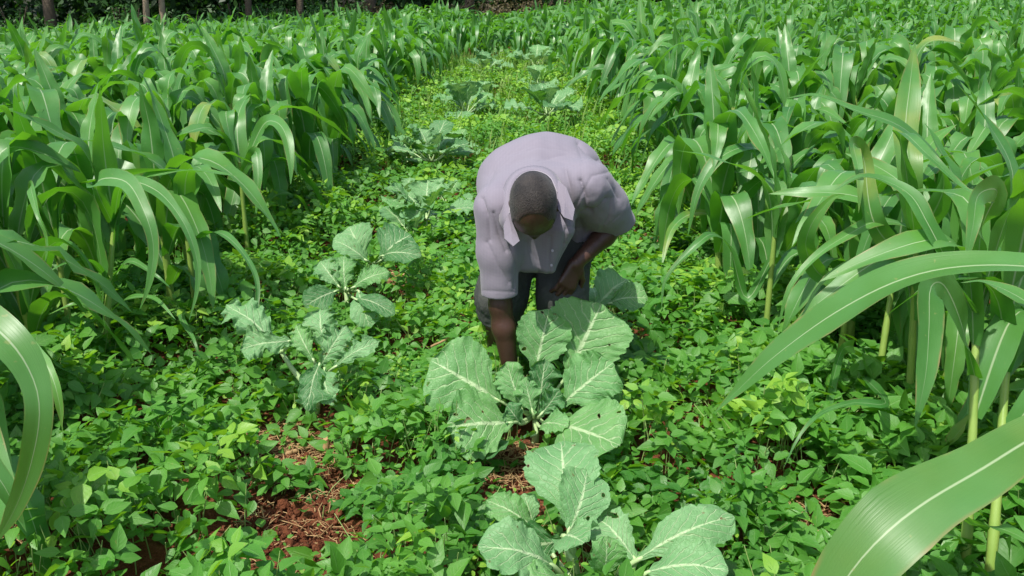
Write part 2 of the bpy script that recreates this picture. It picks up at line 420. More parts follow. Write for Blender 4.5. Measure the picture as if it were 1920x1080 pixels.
# --- right side, near
hero_maize((1.05, .62, 0), 'maize plant at the lower right corner, one broad leaf sweeping across the foreground',
    [(.0355, None, [(2350, 640, 1.0), (2120, 735, .98), (1960, 808, .95), (1840, 880, .92), (1735, 942, .90), (1655, 1005, .89), (1590, 1080, .90), (1530, 1180, .92), (1480, 1300, .96)],
      [(0, -.35, .95), (-.1, -.5, .85), (-.25, -.55, .8), (-.35, -.6, .7)], dict(w=[.72, .72, .62, .55, .72, .95, 1.06, .95, .5, .04], wave=.09, fold=.14, rnd=.3))],
    top=(1.12, .66, .95))
hero_maize((1.30, 1.50, 0), 'maize plant off the right edge whose long arched leaf reaches far left over the beans',
    [(.050, None, [(2200, 640, 1.65), (2080, 545, 1.68), (1950, 503, 1.72), (1800, 500, 1.78), (1680, 528, 1.84), (1560, 590, 1.92), (1450, 670, 2.0), (1385, 730, 2.06), (1342, 772, 2.1)],
      [(0, .1, 1), (-.1, -.15, 1), (-.3, -.55, .8), (-.35, -.6, .75)], dict(w=[.7, .8, .85, .85, .9, .95, .85, .62, .35, .03], wave=.07, fold=.28, f=2, rnd=.55)),
     (.034, None, [(2060, 700, 1.7), (1990, 640, 1.78), (1930, 570, 1.85), (1850, 530, 1.95), (1800, 530, 2.0)], (0, -.3, 1), dict(rnd=.1))],
    top=(1.36, 1.52, .9))
hero_maize((1806, 1100), 'tall maize plant with pale stalk rising behind the big foreground leaf at the right',
    [(.040, .60, [(1800, 600, 2.4), (1770, 535, 2.3), (1745, 540, 2.2), (1742, 610, 2.18), (1736, 700, 2.16), (1716, 800, 2.15)], [(0, 0, 1), (.1, -.8, .6), (.15, -1, .25), (.1, -1, .1)], dict(fold=.15, w=[.5, .5, .8, 1, 1, .95, .7, .05], rnd=.2)),
     (.036, .85, [(1840, 430, 2.4), (1870, 360, 2.3), (1835, 365, 2.2), (1825, 420, 2.15), (1810, 500, 2.15)], [(0, 0, 1), (0, -.6, .8), (0, -1, .2), (0, -1, 0)], dict(fold=.15, rnd=.8, w=[.5, .6, .9, 1, .9, .6, .05])),
     (.021, .15, [(1770, 1000, 2.3), (1700, 1010, 2.2), (1640, 1050, 2.1), (1600, 1100, 2.1)], CAMUP, dict(wave=.4, rnd=.3)),
     (.040, .75, [(1790, 520, 2.5), (1740, 420, 2.5), (1700, 360, 2.55), (1620, 330, 2.6), (1560, 360, 2.6)], (0, -.4, 1), dict(rnd=.7)),
     (.036, .2, [(1850, 985, 2.3), (1900, 1000, 2.2), (1990, 1050, 2.1)], CAMUP, dict(rnd=.5))],
    autos=[(.5, 40, .8, .045, 75, -50), (.7, 190, .8, .045, 80, -30), (.8, 300, .7, .04, 85, 50), (.75, 100, .8, .04, 80, -20)], top=P(1835, 520, 2.65))
hero_maize((1852, 1120), 'maize plant with pale stalk right beside the tall one at the right edge',
    [], autos=[(.4, 20, .7, .04, 70, -60), (.6, 200, .8, .045, 80, -20), (.75, 30, .8, .045, 80, -40), (.8, 250, .75, .045, 85, 20), (.85, 120, .7, .04, 85, 40)], top=P(1900, 480, 2.8))
# --- right edge of the bean strip
hero_maize((1572, 700), 'maize plant at the right, drooping pale leaves and a bent leaf near its foot',
    [(.032, .62, [(1560, 420, 3.7), (1500, 395, 3.5), (1580, 372, 3.4)], (0, -1, .5), dict(rnd=.6)) if 0 else
     (.037, .50, [(1545, 520, 3.7), (1512, 470, 3.55), (1522, 420, 3.45), (1560, 372, 3.4), (1584, 366, 3.4)], [(0, -.6, .8), (-.3, -.9, .4), (-.3, -1, .3)], dict(rnd=.85, w=[.4, .7, 1, 1, .8, .1])),
     (.033, .66, [(1700, 470, 3.5), (1735, 455, 3.3), (1690, 420, 3.2), (1640, 416, 3.1), (1590, 440, 3.05), (1530, 480, 3.0), (1480, 540, 3.0), (1458, 620, 3.05)], CAMUP, dict(wave=.3, rnd=.75)),
     (.024, .55, [(1720, 500, 3.3), (1680, 470, 3.2), (1600, 490, 3.1), (1540, 530, 3.1), (1490, 620, 3.1)], CAMUP, dict(wave=.3, rnd=.4)),
     (.028, .12, [(1600, 650, 3.7), (1580, 655, 3.5), (1565, 700, 3.45), (1550, 770, 3.4), (1532, 850, 3.4)], [(0, -.5, .8), (.3, -1, .3), (.3, -1, .2)], dict(rnd=.7, w=[.5, .8, 1, .8, .7, .05])),
     (.024, .1, [(1660, 750, 3.1), (1600, 755, 3.0), (1540, 775, 2.9), (1500, 815, 2.85), (1468, 880, 2.85)], CAMUP, dict(wave=.35, rnd=.6))],
    autos=[(.5, 60, .8, .045, 80, -20), (.6, 280, .8, .045, 82, 20), (.62, 170, .7, .04, 85, -30), (.6, 20, .8, .05, 85, 40)])
hero_maize((1640, 760), 'thin leaning maize plant just right of the bent pale leaf',
    [], autos=[(.4, 0, .7, .04, 75, -60), (.55, 170, .8, .045, 80, -10), (.6, 60, .8, .05, 83, 20), (.65, 250, .75, .045, 85, 50)], top=P(1690, 420, 3.7))
hero_maize((1432, 660), 'maize plant with bare pale stalk at the bean edge, right of the man',
    [(.030, .5, [(1400, 560, 4.3), (1370, 470, 4.2), (1340, 440, 4.1), (1310, 455, 4.0), (1250, 520, 4.0), (1240, 580, 4.0)], CAMUP, dict(wave=.25, rnd=.2))],
    autos=[(.5, 80, .75, .045, 80, -20), (.6, 200, .8, .045, 83, 10), (.62, 330, .8, .05, 80, -30), (.68, 150, .7, .045, 86, 60), (.35, 20, .7, .04, 70, -70)])
hero_maize((1345, 520), 'maize plant behind the man with a broad pale leaf arching to the left',
    [(.040, .65, [(1450, 310, 5.0), (1425, 282, 4.9), (1385, 278, 4.8), (1340, 305, 4.75), (1308, 360, 4.75), (1290, 440, 4.8)], [(0, -.2, 1), (-.4, -.6, .7), (-.5, -.8, .4)], dict(rnd=.9, w=[.5, .8, 1, 1, .9, .6, .05])),
     (.036, .6, [(1240, 225, 5.6), (1180, 222, 5.3), (1120, 218, 5.2), (1070, 214, 5.2)], CAMUP, dict(rnd=.7)) if 0 else (.036, .4, [(1300, 400, 5.4), (1260, 430, 5.2), (1240, 500, 5.1)], CAMUP, dict(rnd=.7))],
    autos=[(.5, 80, .8, .05, 80, -20), (.6, 250, .8, .05, 83, 30), (.65, 150, .8, .045, 85, -30), (.6, 0, .8, .05, 80, -20)])
hero_maize((1700, 800), 'maize plant with an upright leaf and a leaf twisting far to the upper left',
    [(.046, .8, [(1705, 330, 3.1), (1698, 240, 3.15), (1706, 160, 3.2), (1716, 80, 3.3)], (-.1, -1, .1), dict(rnd=.5, w=[.5, .8, 1, 1, .75, .03], fold=.2)),
     (.044, .85, [(1880, 400, 2.7), (1810, 350, 2.65), (1740, 300, 2.6), (1680, 240, 2.6), (1590, 205, 2.6), (1530, 175, 2.65), (1475, 182, 2.7)], [(.2, -.5, .8), (.1, -.6, .8), (0, .3, -.9), (0, .4, -.8)], dict(rnd=.6, wave=.12)) if 0 else
     (.040, .8, [(1770, 340, 2.9), (1700, 245, 2.8), (1600, 205, 2.75), (1530, 178, 2.75), (1470, 185, 2.8)], (.1, -.5, .8), dict(rnd=.6, wave=.15)),
     (.040, .8, [(1700, 330, 2.9), (1690, 250, 2.75), (1740, 290, 2.6), (1800, 345, 2.55), (1845, 375, 2.5)], CAMUP, dict(rnd=.7, wave=.1)),
     (.04, .7, [(1640, 420, 3.1), (1620, 300, 3.1), (1600, 270, 3.0), (1612, 330, 2.9), (1610, 400, 2.9)], (0, -1, .3), dict(rnd=.3))],
    autos=[(.5, 200, .8, .05, 78, -50), (.6, 90, .8, .05, 83, 10), (.65, 340, .8, .05, 85, 20)], top=P(1720, 400, 3.2))
# --- left side
hero_maize((-1.02, 1.25, 0), 'maize plant cut off by the left edge, its long glossy leaf curling down',
    [(.032, None, [(-240, 640, 1.3), (-140, 580, 1.27), (-50, 592, 1.24), (18, 640, 1.22), (62, 710, 1.22), (74, 780, 1.22), (58, 870, 1.24), (30, 950, 1.27), (-10, 1020, 1.3)],
      [(.1, .1, 1), (.3, -.5, .8), (.7, -.7, .3), (.3, -1, 0), (.1, -1, -.2)], dict(w=[.7, .9, 1, .98, .8, .6, .55, .5, .35, .03], wave=.05, fold=.2, rnd=.35)),
     (.024, None, [(-150, 780, 1.3), (-60, 840, 1.28), (0, 900, 1.28), (45, 985, 1.3)], CAMUP, dict(rnd=.6)),
     (.012, None, [(60, 640, 1.9), (95, 700, 1.85), (112, 760, 1.85), (120, 830, 1.9)], CAMUP, dict(rnd=.8))],
    top=(-1.08, 1.3, .85))
hero_maize((200, 710), 'maize plant at left bean edge with thick pale stalk and two long hanging leaves',
    [(.042, .68, [(180, 345, 3.7), (235, 340, 3.6), (272, 400, 3.5), (288, 465, 3.5), (280, 530, 3.5), (262, 580, 3.5)], [(0, -.2, 1), (.4, -.7, .6), (.4, -.9, .2), (.2, -1, 0)], dict(rnd=.8, w=[.5, .7, 1, .95, .8, .6, .4, .03])),
     (.036, .68, [(230, 345, 3.8), (290, 355, 3.7), (340, 410, 3.6), (368, 480, 3.6), (370, 540, 3.6), (355, 600, 3.6)], [(0, -.2, 1), (.5, -.6, .6), (.6, -.8, .2), (.2, -1, 0)], dict(rnd=.7, w=[.4, .7, 1, .9, .6, .5, .3, .03])),
     (.016, .45, [(170, 490, 3.8), (120, 495, 3.6), (70, 525, 3.5)], CAMUP, dict(rnd=.6)), (.02, .42, [(240, 490, 3.9), (290, 515, 3.8), (320, 540, 3.8)], CAMUP, dict(rnd=.6)),
     (.020, .3, [(240, 560, 3.8), (290, 560, 3.6), (330, 600, 3.5)], CAMUP, dict(rnd=.3)), (.018, .3, [(180, 575, 3.8), (140, 570, 3.7), (90, 590, 3.7)], CAMUP, dict(rnd=.6))],
    autos=[(.6, 100, .8, .045, 80, -20), (.65, 230, .75, .05, 85, 30), (.68, 300, .7, .045, 85, 70), (.6, 20, .8, .045, 80, -10)], top=P(215, 380, 4.0))
hero_maize((372, 625), 'maize plant at left bean edge, thin bluish green leaf trailing over the beans',
    [(.032, .45, [(385, 440, 4.2), (420, 440, 4.0), (460, 480, 3.9), (482, 530, 3.85), (478, 590, 3.8), (462, 650, 3.8)], [(0, -.3, 1), (.5, -.6, .6), (.7, -.7, .2), (.2, -1, 0)], dict(rnd=.1, w=[.4, .8, 1, .8, .55, .4, .3, .03])),
     (.018, .2, [(340, 590, 4.2), (365, 640, 4.0), (378, 690, 4.0)], CAMUP, dict(rnd=.3))],
    autos=[(.55, 60, .8, .05, 80, -30), (.6, 200, .8, .05, 85, 10), (.62, 130, .8, .045, 85, 50), (.6, 310, .75, .045, 80, -50)])
hero_maize((142, 680), 'thin stalked maize plant behind the thick pale stalk at the left',
    [(.03, .6, [(60, 350, 3.5), (70, 400, 3.3), (88, 450, 3.3), (82, 520, 3.3)], (0, -1, .3), dict(rnd=.9, w=[.4, .9, 1, .7, .3, .03]))],
    autos=[(.5, 180, .7, .045, 75, -50), (.6, 0, .8, .045, 82, 0), (.65, 260, .75, .045, 85, 50)])
hero_maize((468, 510), 'maize plant whose pale leaf hangs straight down beside the left bean edge',
    [(.034, .62, [(470, 300, 5.1), (480, 285, 5.0), (484, 330, 4.95), (480, 400, 4.95)], (0, -1, .2), dict(rnd=.9, w=[.5, .9, 1, .9, .7, .1])),
     (.042, .62, [(490, 240, 5.2), (515, 228, 5.1), (535, 250, 5.0), (545, 300, 4.95), (545, 345, 4.95)], [(0, -.3, 1), (.3, -.8, .5), (.3, -1, .1)], dict(rnd=.8, w=[.5, .9, 1, .9, .7, .05]))],
    autos=[(.5, 40, .8, .05, 78, -50), (.6, 100, .8, .05, 85, 10), (.6, 220, .8, .05, 80, -30)])
HP = np.array(HEROPOS)
# --- the rest of the field
cand = []
for side in (-1, 1):
    edge = 1.70 if side < 0 else 1.33
    for row in range(60):
        x0 = edge + .62*row
        y = 1.6 + rng.uniform(0, .3)
        while y < 34:
            x = side*(x0 - .25*min(1, max(0, (y-7)/8)) + .45*rng.uniform(0, 1) - .1 + .12*math.sin(y*.7+side) + (.25*max(0, math.sin(y*.55+1)) if row == 0 else 0)); yy = y + rng.uniform(-.08, .08)
            y += rng.uniform(.24, .36)*(1+.012*y)
            if abs(x) > .60*yy + 1.0: continue
            if side > 0 and 12.2 < yy < 14.6 and x > 2.0: continue
            cand.append((x, yy))
for row in range(16):                                  # the block that closes the strip at its far end
    for x in np.arange(-2.0, 1.8, .30):
        cand.append((x+rng.uniform(-.1, .1), 19.6 + row*.8 + rng.uniform(-.3, .3)))
def edge_y(x): return 27.5 + .32*(x+4) if x < 4 else 34   # oblique far edge of the field
ok = []
for x, y in cand:
    d = y*cp_ + 1.4*sp_
    if y > edge_y(x): continue
    if (y < 2.9 and abs(x) < 1.9) or (y < 3.5 and -2.6 < x < 0): continue                   # near plants there are built one by one above
    if HP.size and np.min(np.hypot(HP[:, 0]-x, HP[:, 1]-y)) < .26: continue
    if 0 < x < 1.75 and y < 4.0: continue
    ok.append((x, y))
ok.sort(key=lambda q: math.hypot(q[0], q[1]))
inview = [q for q in ok if abs(q[0]) < .60*q[1]+.6 and q[1] > 1.9]
NEAR = 270
def size_at(x, y):
    s = 1.09 + .17*float(n2(x, y, .5, 9))
    if x > 0: s *= 1.0 + .10*min(1, max(0, (y-3)/6))
    else: s *= 1.0 + 0*y
    if abs(x) < 2.1 and y > 15: s *= .82 + .1*abs(x)/2.1
    return s
ORD = 'first second third fourth fifth sixth seventh eighth ninth tenth eleventh twelfth thirteenth fourteenth'.split()
EXTRA = [(1.75, 3.35), (1.98, 2.95), (2.25, 3.45), (1.58, 3.95), (2.0, 4.15), (1.72, 2.5), (2.3, 2.65), (2.6, 3.1), (-2.05, 3.65), (-2.35, 3.3), (-1.75, 4.4), (-2.5, 3.9), (-1.82, 2.8), (-1.5, 2.25), (-2.15, 2.9), (1.2, 5.0)]
for i, (x, y) in enumerate(EXTRA):
    sd = 'right' if x > 0 else 'left'; rk = sorted([q for q in EXTRA if (q[0] > 0) == (x > 0)], key=lambda q: math.hypot(*q)).index((x, y))
    place_maize(x, y, i % NV, 1.14 if y > 2.6 else .9, rng.uniform(0, 6.28), f"broad leaved maize in the {sd} near cluster by the edge stalks, {ORD[rk]} nearest the camera", f'near {sd} maize cluster', True)
inview = [q for q in inview if min(math.hypot(q[0]-a, q[1]-b) for a, b in EXTRA) > .28]
for i, (x, y) in enumerate(inview[:NEAR]):
    side = 'left' if x < 0 else 'right'; ax_ = abs(x) - (0 if x < 0 else -.3)
    dist = next(t for lim, t in ((3.4, 'nearest the camera'), (4.6, 'level with the held kale'), (5.8, 'just beyond the person'), (7.2, 'some steps past the person'), (9, 'in the middle distance'), (11, 'past the middle distance'), (99, 'far along the field')) if y < lim)
    col_ = next(t for lim, t in ((2.3, 'lining the bean strip'), (3.2, 'in the second row'), (4.3, 'deep in the block'), (99, 'toward the photo edge')) if ax_ < lim)
    lab = f'maize on the {side}, {col_}, {dist}'; grp = f'maize {side} of the strip, {col_}, {dist}'
    place_maize(x, y, int(rng.integers(NV)), size_at(x, y)*rng.uniform(.9, 1.08), rng.uniform(0, 6.28), lab, grp, i < 110)
_by = {}
for o in bpy.data.objects:
    if o.get('category') == 'maize plant': _by.setdefault(o['label'], []).append(o)
for lb, os_ in _by.items():
    if 1 < len(os_) <= 14:
        for k_, o in enumerate(sorted(os_, key=lambda o: o.location.x/max(.5, o.location.y))): o['label'] = lb + f', {ORD[k_]} from left'
LOW = [maize_parts(500+k, 1.0, False, 8) for k in range(8)]
LOWA = []
for st, lv in LOW:
    for l in lv: st.add(l.v[0], l.f[0], np.array(l.a[0]))
    LOWA.append((np.concatenate(st.v), np.concatenate(st.f), np.concatenate(st.a)))
far = MB()
for x, y in inview[NEAR:]:
    v, f, a = LOWA[int(rng.integers(8))]
    s = size_at(x, y)*rng.uniform(.85, 1.12); th = rng.uniform(0, 6.28); c, sn = math.cos(th), math.sin(th)
    V = np.stack([(v[:, 0]*c-v[:, 1]*sn)*s+x, (v[:, 0]*sn+v[:, 1]*c)*s+y, v[:, 2]*s+float(ground_z(x, y))], -1)
    A = a.copy(); A[:, 2] = (A[:, 2]+rng.random()) % 1
    far.add(V, f, A)
o = link('distant_maize', far.mesh('distant_maize', M_MAIZE)); tag(o, 'far mass of maize filling the field up to the woodland', 'maize', kind='stuff')

# ------------------------------------------------------------------ kale
def kale_blade(mb, p1, p2, hint, W, r, bend=.15, ruffle=.12, lobes=.10, n=46, m=19, rnd=.5, cup=.15, curlfreq=4.5, droop=0.0, shape=0):
    p1, p2 = np.asarray(p1, float), np.asarray(p2, float); W = W*1.24; L = np.linalg.norm(p2-p1); t0 = norm(p2-p1)
    h = np.asarray(hint, float); q0 = norm(h - t0*np.dot(h, t0)); s0 = np.cross(t0, q0)
    s = np.linspace(0, 1, n)[:, None]; u = np.linspace(-1, 1, m)[None, :]; au = np.abs(u)
    ph = r.uniform(0, 6.28, 6)
    if shape == 0: prof = np.interp(s, [0, .06, .14, .25, .45, .65, .82, .93, 1], [.05, .24, .30, .78, 1.02, 1.05, .93, .70, .22])
    else: prof = np.interp(s, [0, .05, .12, .22, .4, .6, .8, .93, 1], [.05, .35, .25, .5, .80, .95, .86, .60, .10])
    lobes = lobes*.62
    sg = np.where(u > 0, 11.3, 0.0)
    def en(f, o): return vnoise(np.stack(np.broadcast_arrays(s*f+ph[0]+sg, 0*u+o+ph[1]*3+sg, rnd*7+0*s), -1))
    prof = prof*(1 + lobes*1.5*en(7, 0) + lobes*1.1*en(17, 4) + .07*en(38, 8))
    side = u*W*prof
    along = s*L + .30*W*au**1.3*np.clip(1.1-s, 0, 1)*np.clip(s*3, 0, 1) - .10*W*au**2*np.clip((s-.7)/.3, 0, 1)
    # rounded tip with notches
    arc = bend*L*4*(s-.5*s**2)*0 + bend*L*np.sin(math.pi*np.clip(s*1.0, 0, 1))
    up = arc - droop*L*s**2 + cup*W*au**1.6*prof + ruffle*W*au**2*1.5*en(curlfreq*1.7, 2)*np.clip(s*3, .2, 1)
    nz = vnoise(np.stack(np.broadcast_arrays(s*6+ph[4], u*4+ph[5], rnd*9), -1))
    up = up + .06*W*nz + ruffle*.9*W*au**3*vnoise(np.stack(np.broadcast_arrays(s*curlfreq*4.5+ph[2], u*3+sg, rnd*5+0*s), -1))
    # quilting between the side veins
    x = (s-.34*au)*7; up = up + .034*W*np.abs(np.sin(math.pi*x))*(1-au*.5)
    v = p1 + t0*along[..., None] + s0*side[..., None] + q0*up[..., None]
    mb.add(v, gridf(n, m), np.stack(np.broadcast_arrays(u, s, rnd), -1))
    return p1
def kale_leaf(parent, org, stem, p1, p2, hint, W, r, mat=None, pr=.006, **kw):
    "one leaf = blade mesh; its petiole is a sub-part"
    org = np.asarray(org, float)
    mb = MB(); kale_blade(mb, np.asarray(p1)-org, np.asarray(p2)-org, hint, W, r, rnd=r.random(), **kw)
    lo = link('leaf', mb.mesh('leaf', mat or M_KALE), parent)
    if stem is not None:
        mb = MB(); a, b = np.asarray(stem, float)-org, np.asarray(p1, float)-org; t = norm(np.asarray(p2)-np.asarray(p1))
        e = b + t*.03; mid = (a+b)/2 + np.array([0, 0, -.012])
        pts = spline([a, mid, b, e], 12); tube(mb, pts, np.linspace(pr*1.35, pr*.7, 12), 8)
        link('petiole', mb.mesh('petiole', M_PET), lo)
    return lo
def kale_stem(parent, org, base, top, r0=.014):
    mb = MB(); a, b = np.asarray(base)-org, np.asarray(top)-org
    pts = spline([a, (a+b)/2+np.array([.008, 0, 0]), b], 10); tube(mb, pts, np.linspace(r0*1.1, r0*.8, 10), 10)
    link('stem', mb.mesh('stem', M_PET), parent)
TOCAM = np.array([0, -.75, .65])
KPOS = []
def kale_hero(base, top, label, leaves, seed):
    r = np.random.default_rng(seed); org = np.array(base, float); o = empty('kale_plant', tuple(org)); tag(o, label, 'kale plant', 'kale plants in the bean strip')
    kale_stem(o, org, org-np.array([0, 0, .03]), top); KPOS.append((org[0], org[1], .25 if seed < 3 else .12))
    for L in leaves:
        b, p1, p2, W, hint, kw = L; kw = dict(kw); mat = kw.pop('mat', None)
        kale_leaf(o, org, top if b is None else b, P(*p1), P(*p2), hint, W, r, mat, **kw)
    return o
b0 = PY(1000, 836, 3.10); b0[2] = 0.0; c0 = P(1002, 775, 3.40)
kale_hero(b0, c0, 'large kale plant with broad fan shaped leaves held by the bending man', [
    (None, (938, 752, 3.33), (808, 676, 3.34), .112, (.15, -.85, .5), dict(ruffle=.12, bend=.05, cup=.12, lobes=.05)),
    (None, (962, 792, 3.24), (838, 800, 3.16), .098, (.15, -.75, .65), dict(ruffle=.10, bend=.04, lobes=.12)),
    (None, (1003, 702, 3.38), (1030, 580, 3.36), .076, (-.15, -.9, .3), dict(ruffle=.07, bend=.05)),
    (None, (1066, 700, 3.36), (1128, 570, 3.38), .122, (-.1, -.9, .35), dict(ruffle=.07, bend=.05, cup=.10)),
    (None, (1050, 762, 3.30), (1150, 680, 3.28), .078, (.0, -.7, .7), dict(ruffle=.20, bend=.06, lobes=.14)),
    (None, (1035, 798, 3.22), (1162, 836, 3.02), .106, (.1, -.6, .8), dict(ruffle=.10, bend=.08, lobes=.10)),
    (None, (1006, 812, 3.25), (915, 862, 3.12), .070, (-.1, .55, .75), dict(ruffle=.12, bend=.05, mat=M_KALED)),
    (None, (980, 770, 3.32), (950, 678, 3.33), .052, (-.3, -.8, .4), dict(ruffle=.32, bend=.05, lobes=.18, shape=1)),
    (None, (1008, 775, 3.33), (1022, 672, 3.34), .050, (.1, -.9, .4), dict(ruffle=.42, bend=.05, lobes=.22, shape=1, mat=M_KALED)),
    (None, (1000, 778, 3.30), (985, 712, 3.30), .038, (-.1, -.9, .4), dict(ruffle=.45, bend=.05, lobes=.22, shape=1)),
    (None, (1012, 780, 3.28), (1050, 730, 3.26), .040, (.2, -.8, .4), dict(ruffle=.45, bend=.05, lobes=.22, shape=1, mat=M_KALED)),
    (None, (1012, 800, 3.25), (1066, 800, 3.14), .036, (0, -.6, .8), dict(ruffle=.3, lobes=.18)),
    (None, (975, 795, 3.28), (950, 760, 3.24), .034, (0, -.8, .6), dict(ruffle=.3, lobes=.18, mat=M_KALED)),
], 1)
b1 = PY(1088, 1140, 2.14); b1[2] = 0.0; c1 = P(1090, 1105, 2.5)
kale_hero(b1, c1, 'insect eaten kale plant in the foreground, cut by the bottom edge', [
    (None, (1070, 985, 2.50), (1052, 828, 2.66), .082, (-.1, -.8, .55), dict(mat=M_KALEB, ruffle=.12, lobes=.12)),
    (None, (1066, 1000, 2.45), (1100, 880, 2.54), .060, (.15, -.9, .35), dict(mat=M_KALEB, ruffle=.10, lobes=.08)),
    (None, (1192, 1052, 2.38), (1376, 968, 2.42), .050, (-.25, -.6, .85), dict(mat=M_KALEB, ruffle=.12, lobes=.16, cup=-.25, pr=.008)),
    ( P(1170, 1090, 2.4), (1192, 1052, 2.39), (1120, 972, 2.50), .055, (0, -.5, .85), dict(mat=M_KALEB, ruffle=.2, lobes=.22, shape=1)),
    (None, (1038, 1062, 2.38), (896, 1026, 2.30), .060, (0, -.5, .85), dict(mat=M_KALEB, ruffle=.15, lobes=.14, cup=.2, pr=.008)),
    ( P(1075, 1050, 2.45), (1056, 1010, 2.46), (955, 1022, 2.46), .060, (0, -.9, .15), dict(mat=M_KALED, ruffle=.14, lobes=.12, droop=.2)),
    (None, (1056, 1008, 2.46), (1096, 1020, 2.36), .055, (0, -.5, .85), dict(mat=M_KALEB, ruffle=.2, lobes=.2, pr=.009)),
    (None, (1122, 1085, 2.35), (1136, 1005, 2.32), .040, (.4, -.8, .3), dict(ruffle=.2, lobes=.12)),
    ( P(1150, 1120, 2.3), (1212, 1074, 2.26), (1366, 1070, 2.2), .055, (.1, -.45, .9), dict(mat=M_KALEB, ruffle=.1, lobes=.1)),
    (None, (1005, 992, 2.6), (912, 938, 2.62), .036, (0, -.6, .8), dict(ruffle=.2, lobes=.14)),
    (None, (1000, 985, 2.62), (982, 925, 2.64), .026, (0, -.7, .7), dict(mat=M_KALEB, ruffle=.3, lobes=.2)),
    (None, (1060, 1090, 2.35), (1000, 1110, 2.25), .05, (0, -.5, .85), dict(ruffle=.2, lobes=.14)),
], 2)
b2 = PZ(590, 782, 0.0); c2 = PZ(592, 705, .16)
kale_hero(b2, c2, 'ragged curly kale plant with one long drooping leaf to the left', [
    (P(574, 722, 3.55), (524, 655, 3.55), (424, 572, 3.60), 0.0645, (.25, -.55, .8), dict(mat=M_KALEB, ruffle=.38, curlfreq=8, m=25, lobes=.5, shape=1, pr=.009, bend=.12)),
    (P(524, 660, 3.55), (545, 640, 3.5), (450, 655, 3.45), 0.0516, (-.1, -.8, .55), dict(mat=M_KALEB, ruffle=.42, curlfreq=9, m=25, lobes=.5, shape=1)),
    (None, (610, 660, 3.55), (600, 580, 3.62), 0.0516, (0, -.8, .5), dict(mat=M_KALEB, ruffle=.42, curlfreq=9, m=25, lobes=.5, shape=1)),
    (None, (600, 690, 3.5), (650, 610, 3.5), 0.0473, (.1, -.8, .5), dict(mat=M_KALEB, ruffle=.42, curlfreq=9, m=25, lobes=.5, shape=1)),
    (None, (625, 690, 3.45), (712, 640, 3.45), 0.0292, (.1, -.7, .7), dict(mat=M_KALEB, ruffle=.38, curlfreq=8, m=25, lobes=.5, shape=1)),
    (None, (600, 680, 3.5), (575, 770, 3.35), 0.0430, (0, -1, .1), dict(mat=M_KALED, ruffle=.4, lobes=.5)),
    (None, (608, 690, 3.48), (624, 760, 3.38), 0.0361, (0, -1, .1), dict(mat=M_KALEB, ruffle=.4, lobes=.5)),
    (None, (590, 680, 3.5), (555, 610, 3.55), 0.0344, (0, -.8, .5), dict(ruffle=.42, curlfreq=9, m=25, lobes=.5, shape=1)),
], 3)
b3 = PZ(648, 600, 0.0); c3 = PZ(648, 540, .15)
kale_hero(b3, c3, 'kale plant with curled leaves standing behind the ragged curly one', [
    (None, (672, 545, 4.35), (694, 615, 4.25), 0.0516, (.1, -1, .25), dict(mat=M_KALEB, ruffle=.1, cup=.1)),
    (None, (632, 545, 4.35), (570, 575, 4.25), 0.0516, (-.2, -.9, .3), dict(mat=M_KALED, ruffle=.15)),
    (None, (648, 545, 4.4), (645, 480, 4.45), 0.0430, (0, -.8, .5), dict(ruffle=.4, curlfreq=8, lobes=.4)),
    (None, (660, 540, 4.4), (730, 510, 4.4), 0.0396, (0, -.7, .7), dict(ruffle=.4, curlfreq=8, lobes=.4)),
    (None, (638, 540, 4.4), (600, 490, 4.45), 0.0396, (0, -.8, .5), dict(mat=M_KALEB, ruffle=.25, lobes=.4)),
    (None, (665, 560, 4.3), (740, 590, 4.2), 0.0361, (0, -.6, .8), dict(mat=M_KALED, ruffle=.2)),
], 4)
b4 = PZ(700, 535, 0.0); c4 = PZ(700, 490, .14)
kale_hero(b4, c4, 'kale plant with pale round leaf and dark broad leaf, left of the man\'s shoulder', [
    (None, (685, 485, 4.8), (655, 425, 4.85), .085, (0, -.85, .5), dict(mat=M_KALEB, ruffle=.1)),
    (None, (712, 490, 4.75), (770, 440, 4.8), .10, (0, -.7, .7), dict(mat=M_KALED, ruffle=.15)),
    (None, (690, 490, 4.7), (625, 450, 4.7), .045, (0, -.7, .7), dict(mat=M_KALEB, ruffle=.15)),
    (None, (715, 480, 4.7), (790, 480, 4.6), .05, (0, -.7, .7), dict(mat=M_KALED, ruffle=.2)),
], 5)
b5 = PZ(1150, 620, 0.0); c5 = PZ(1130, 580, .12)
kale_hero(b5, c5, 'kale plant with one broad pale leaf beside the man\'s resting hand', [
    (None, (1118, 575, 4.0), (1175, 525, 4.1), .085, (.1, -.6, .8), dict(mat=M_KALEB, ruffle=.12, lobes=.14)),
    (None, (1140, 570, 4.0), (1215, 560, 3.95), .06, (.1, -.6, .8), dict(ruffle=.15, lobes=.14)),
    (None, (1120, 580, 4.05), (1110, 540, 4.2), .05, (0, -.6, .8), dict(mat=M_KALEB, ruffle=.2)),
], 6)
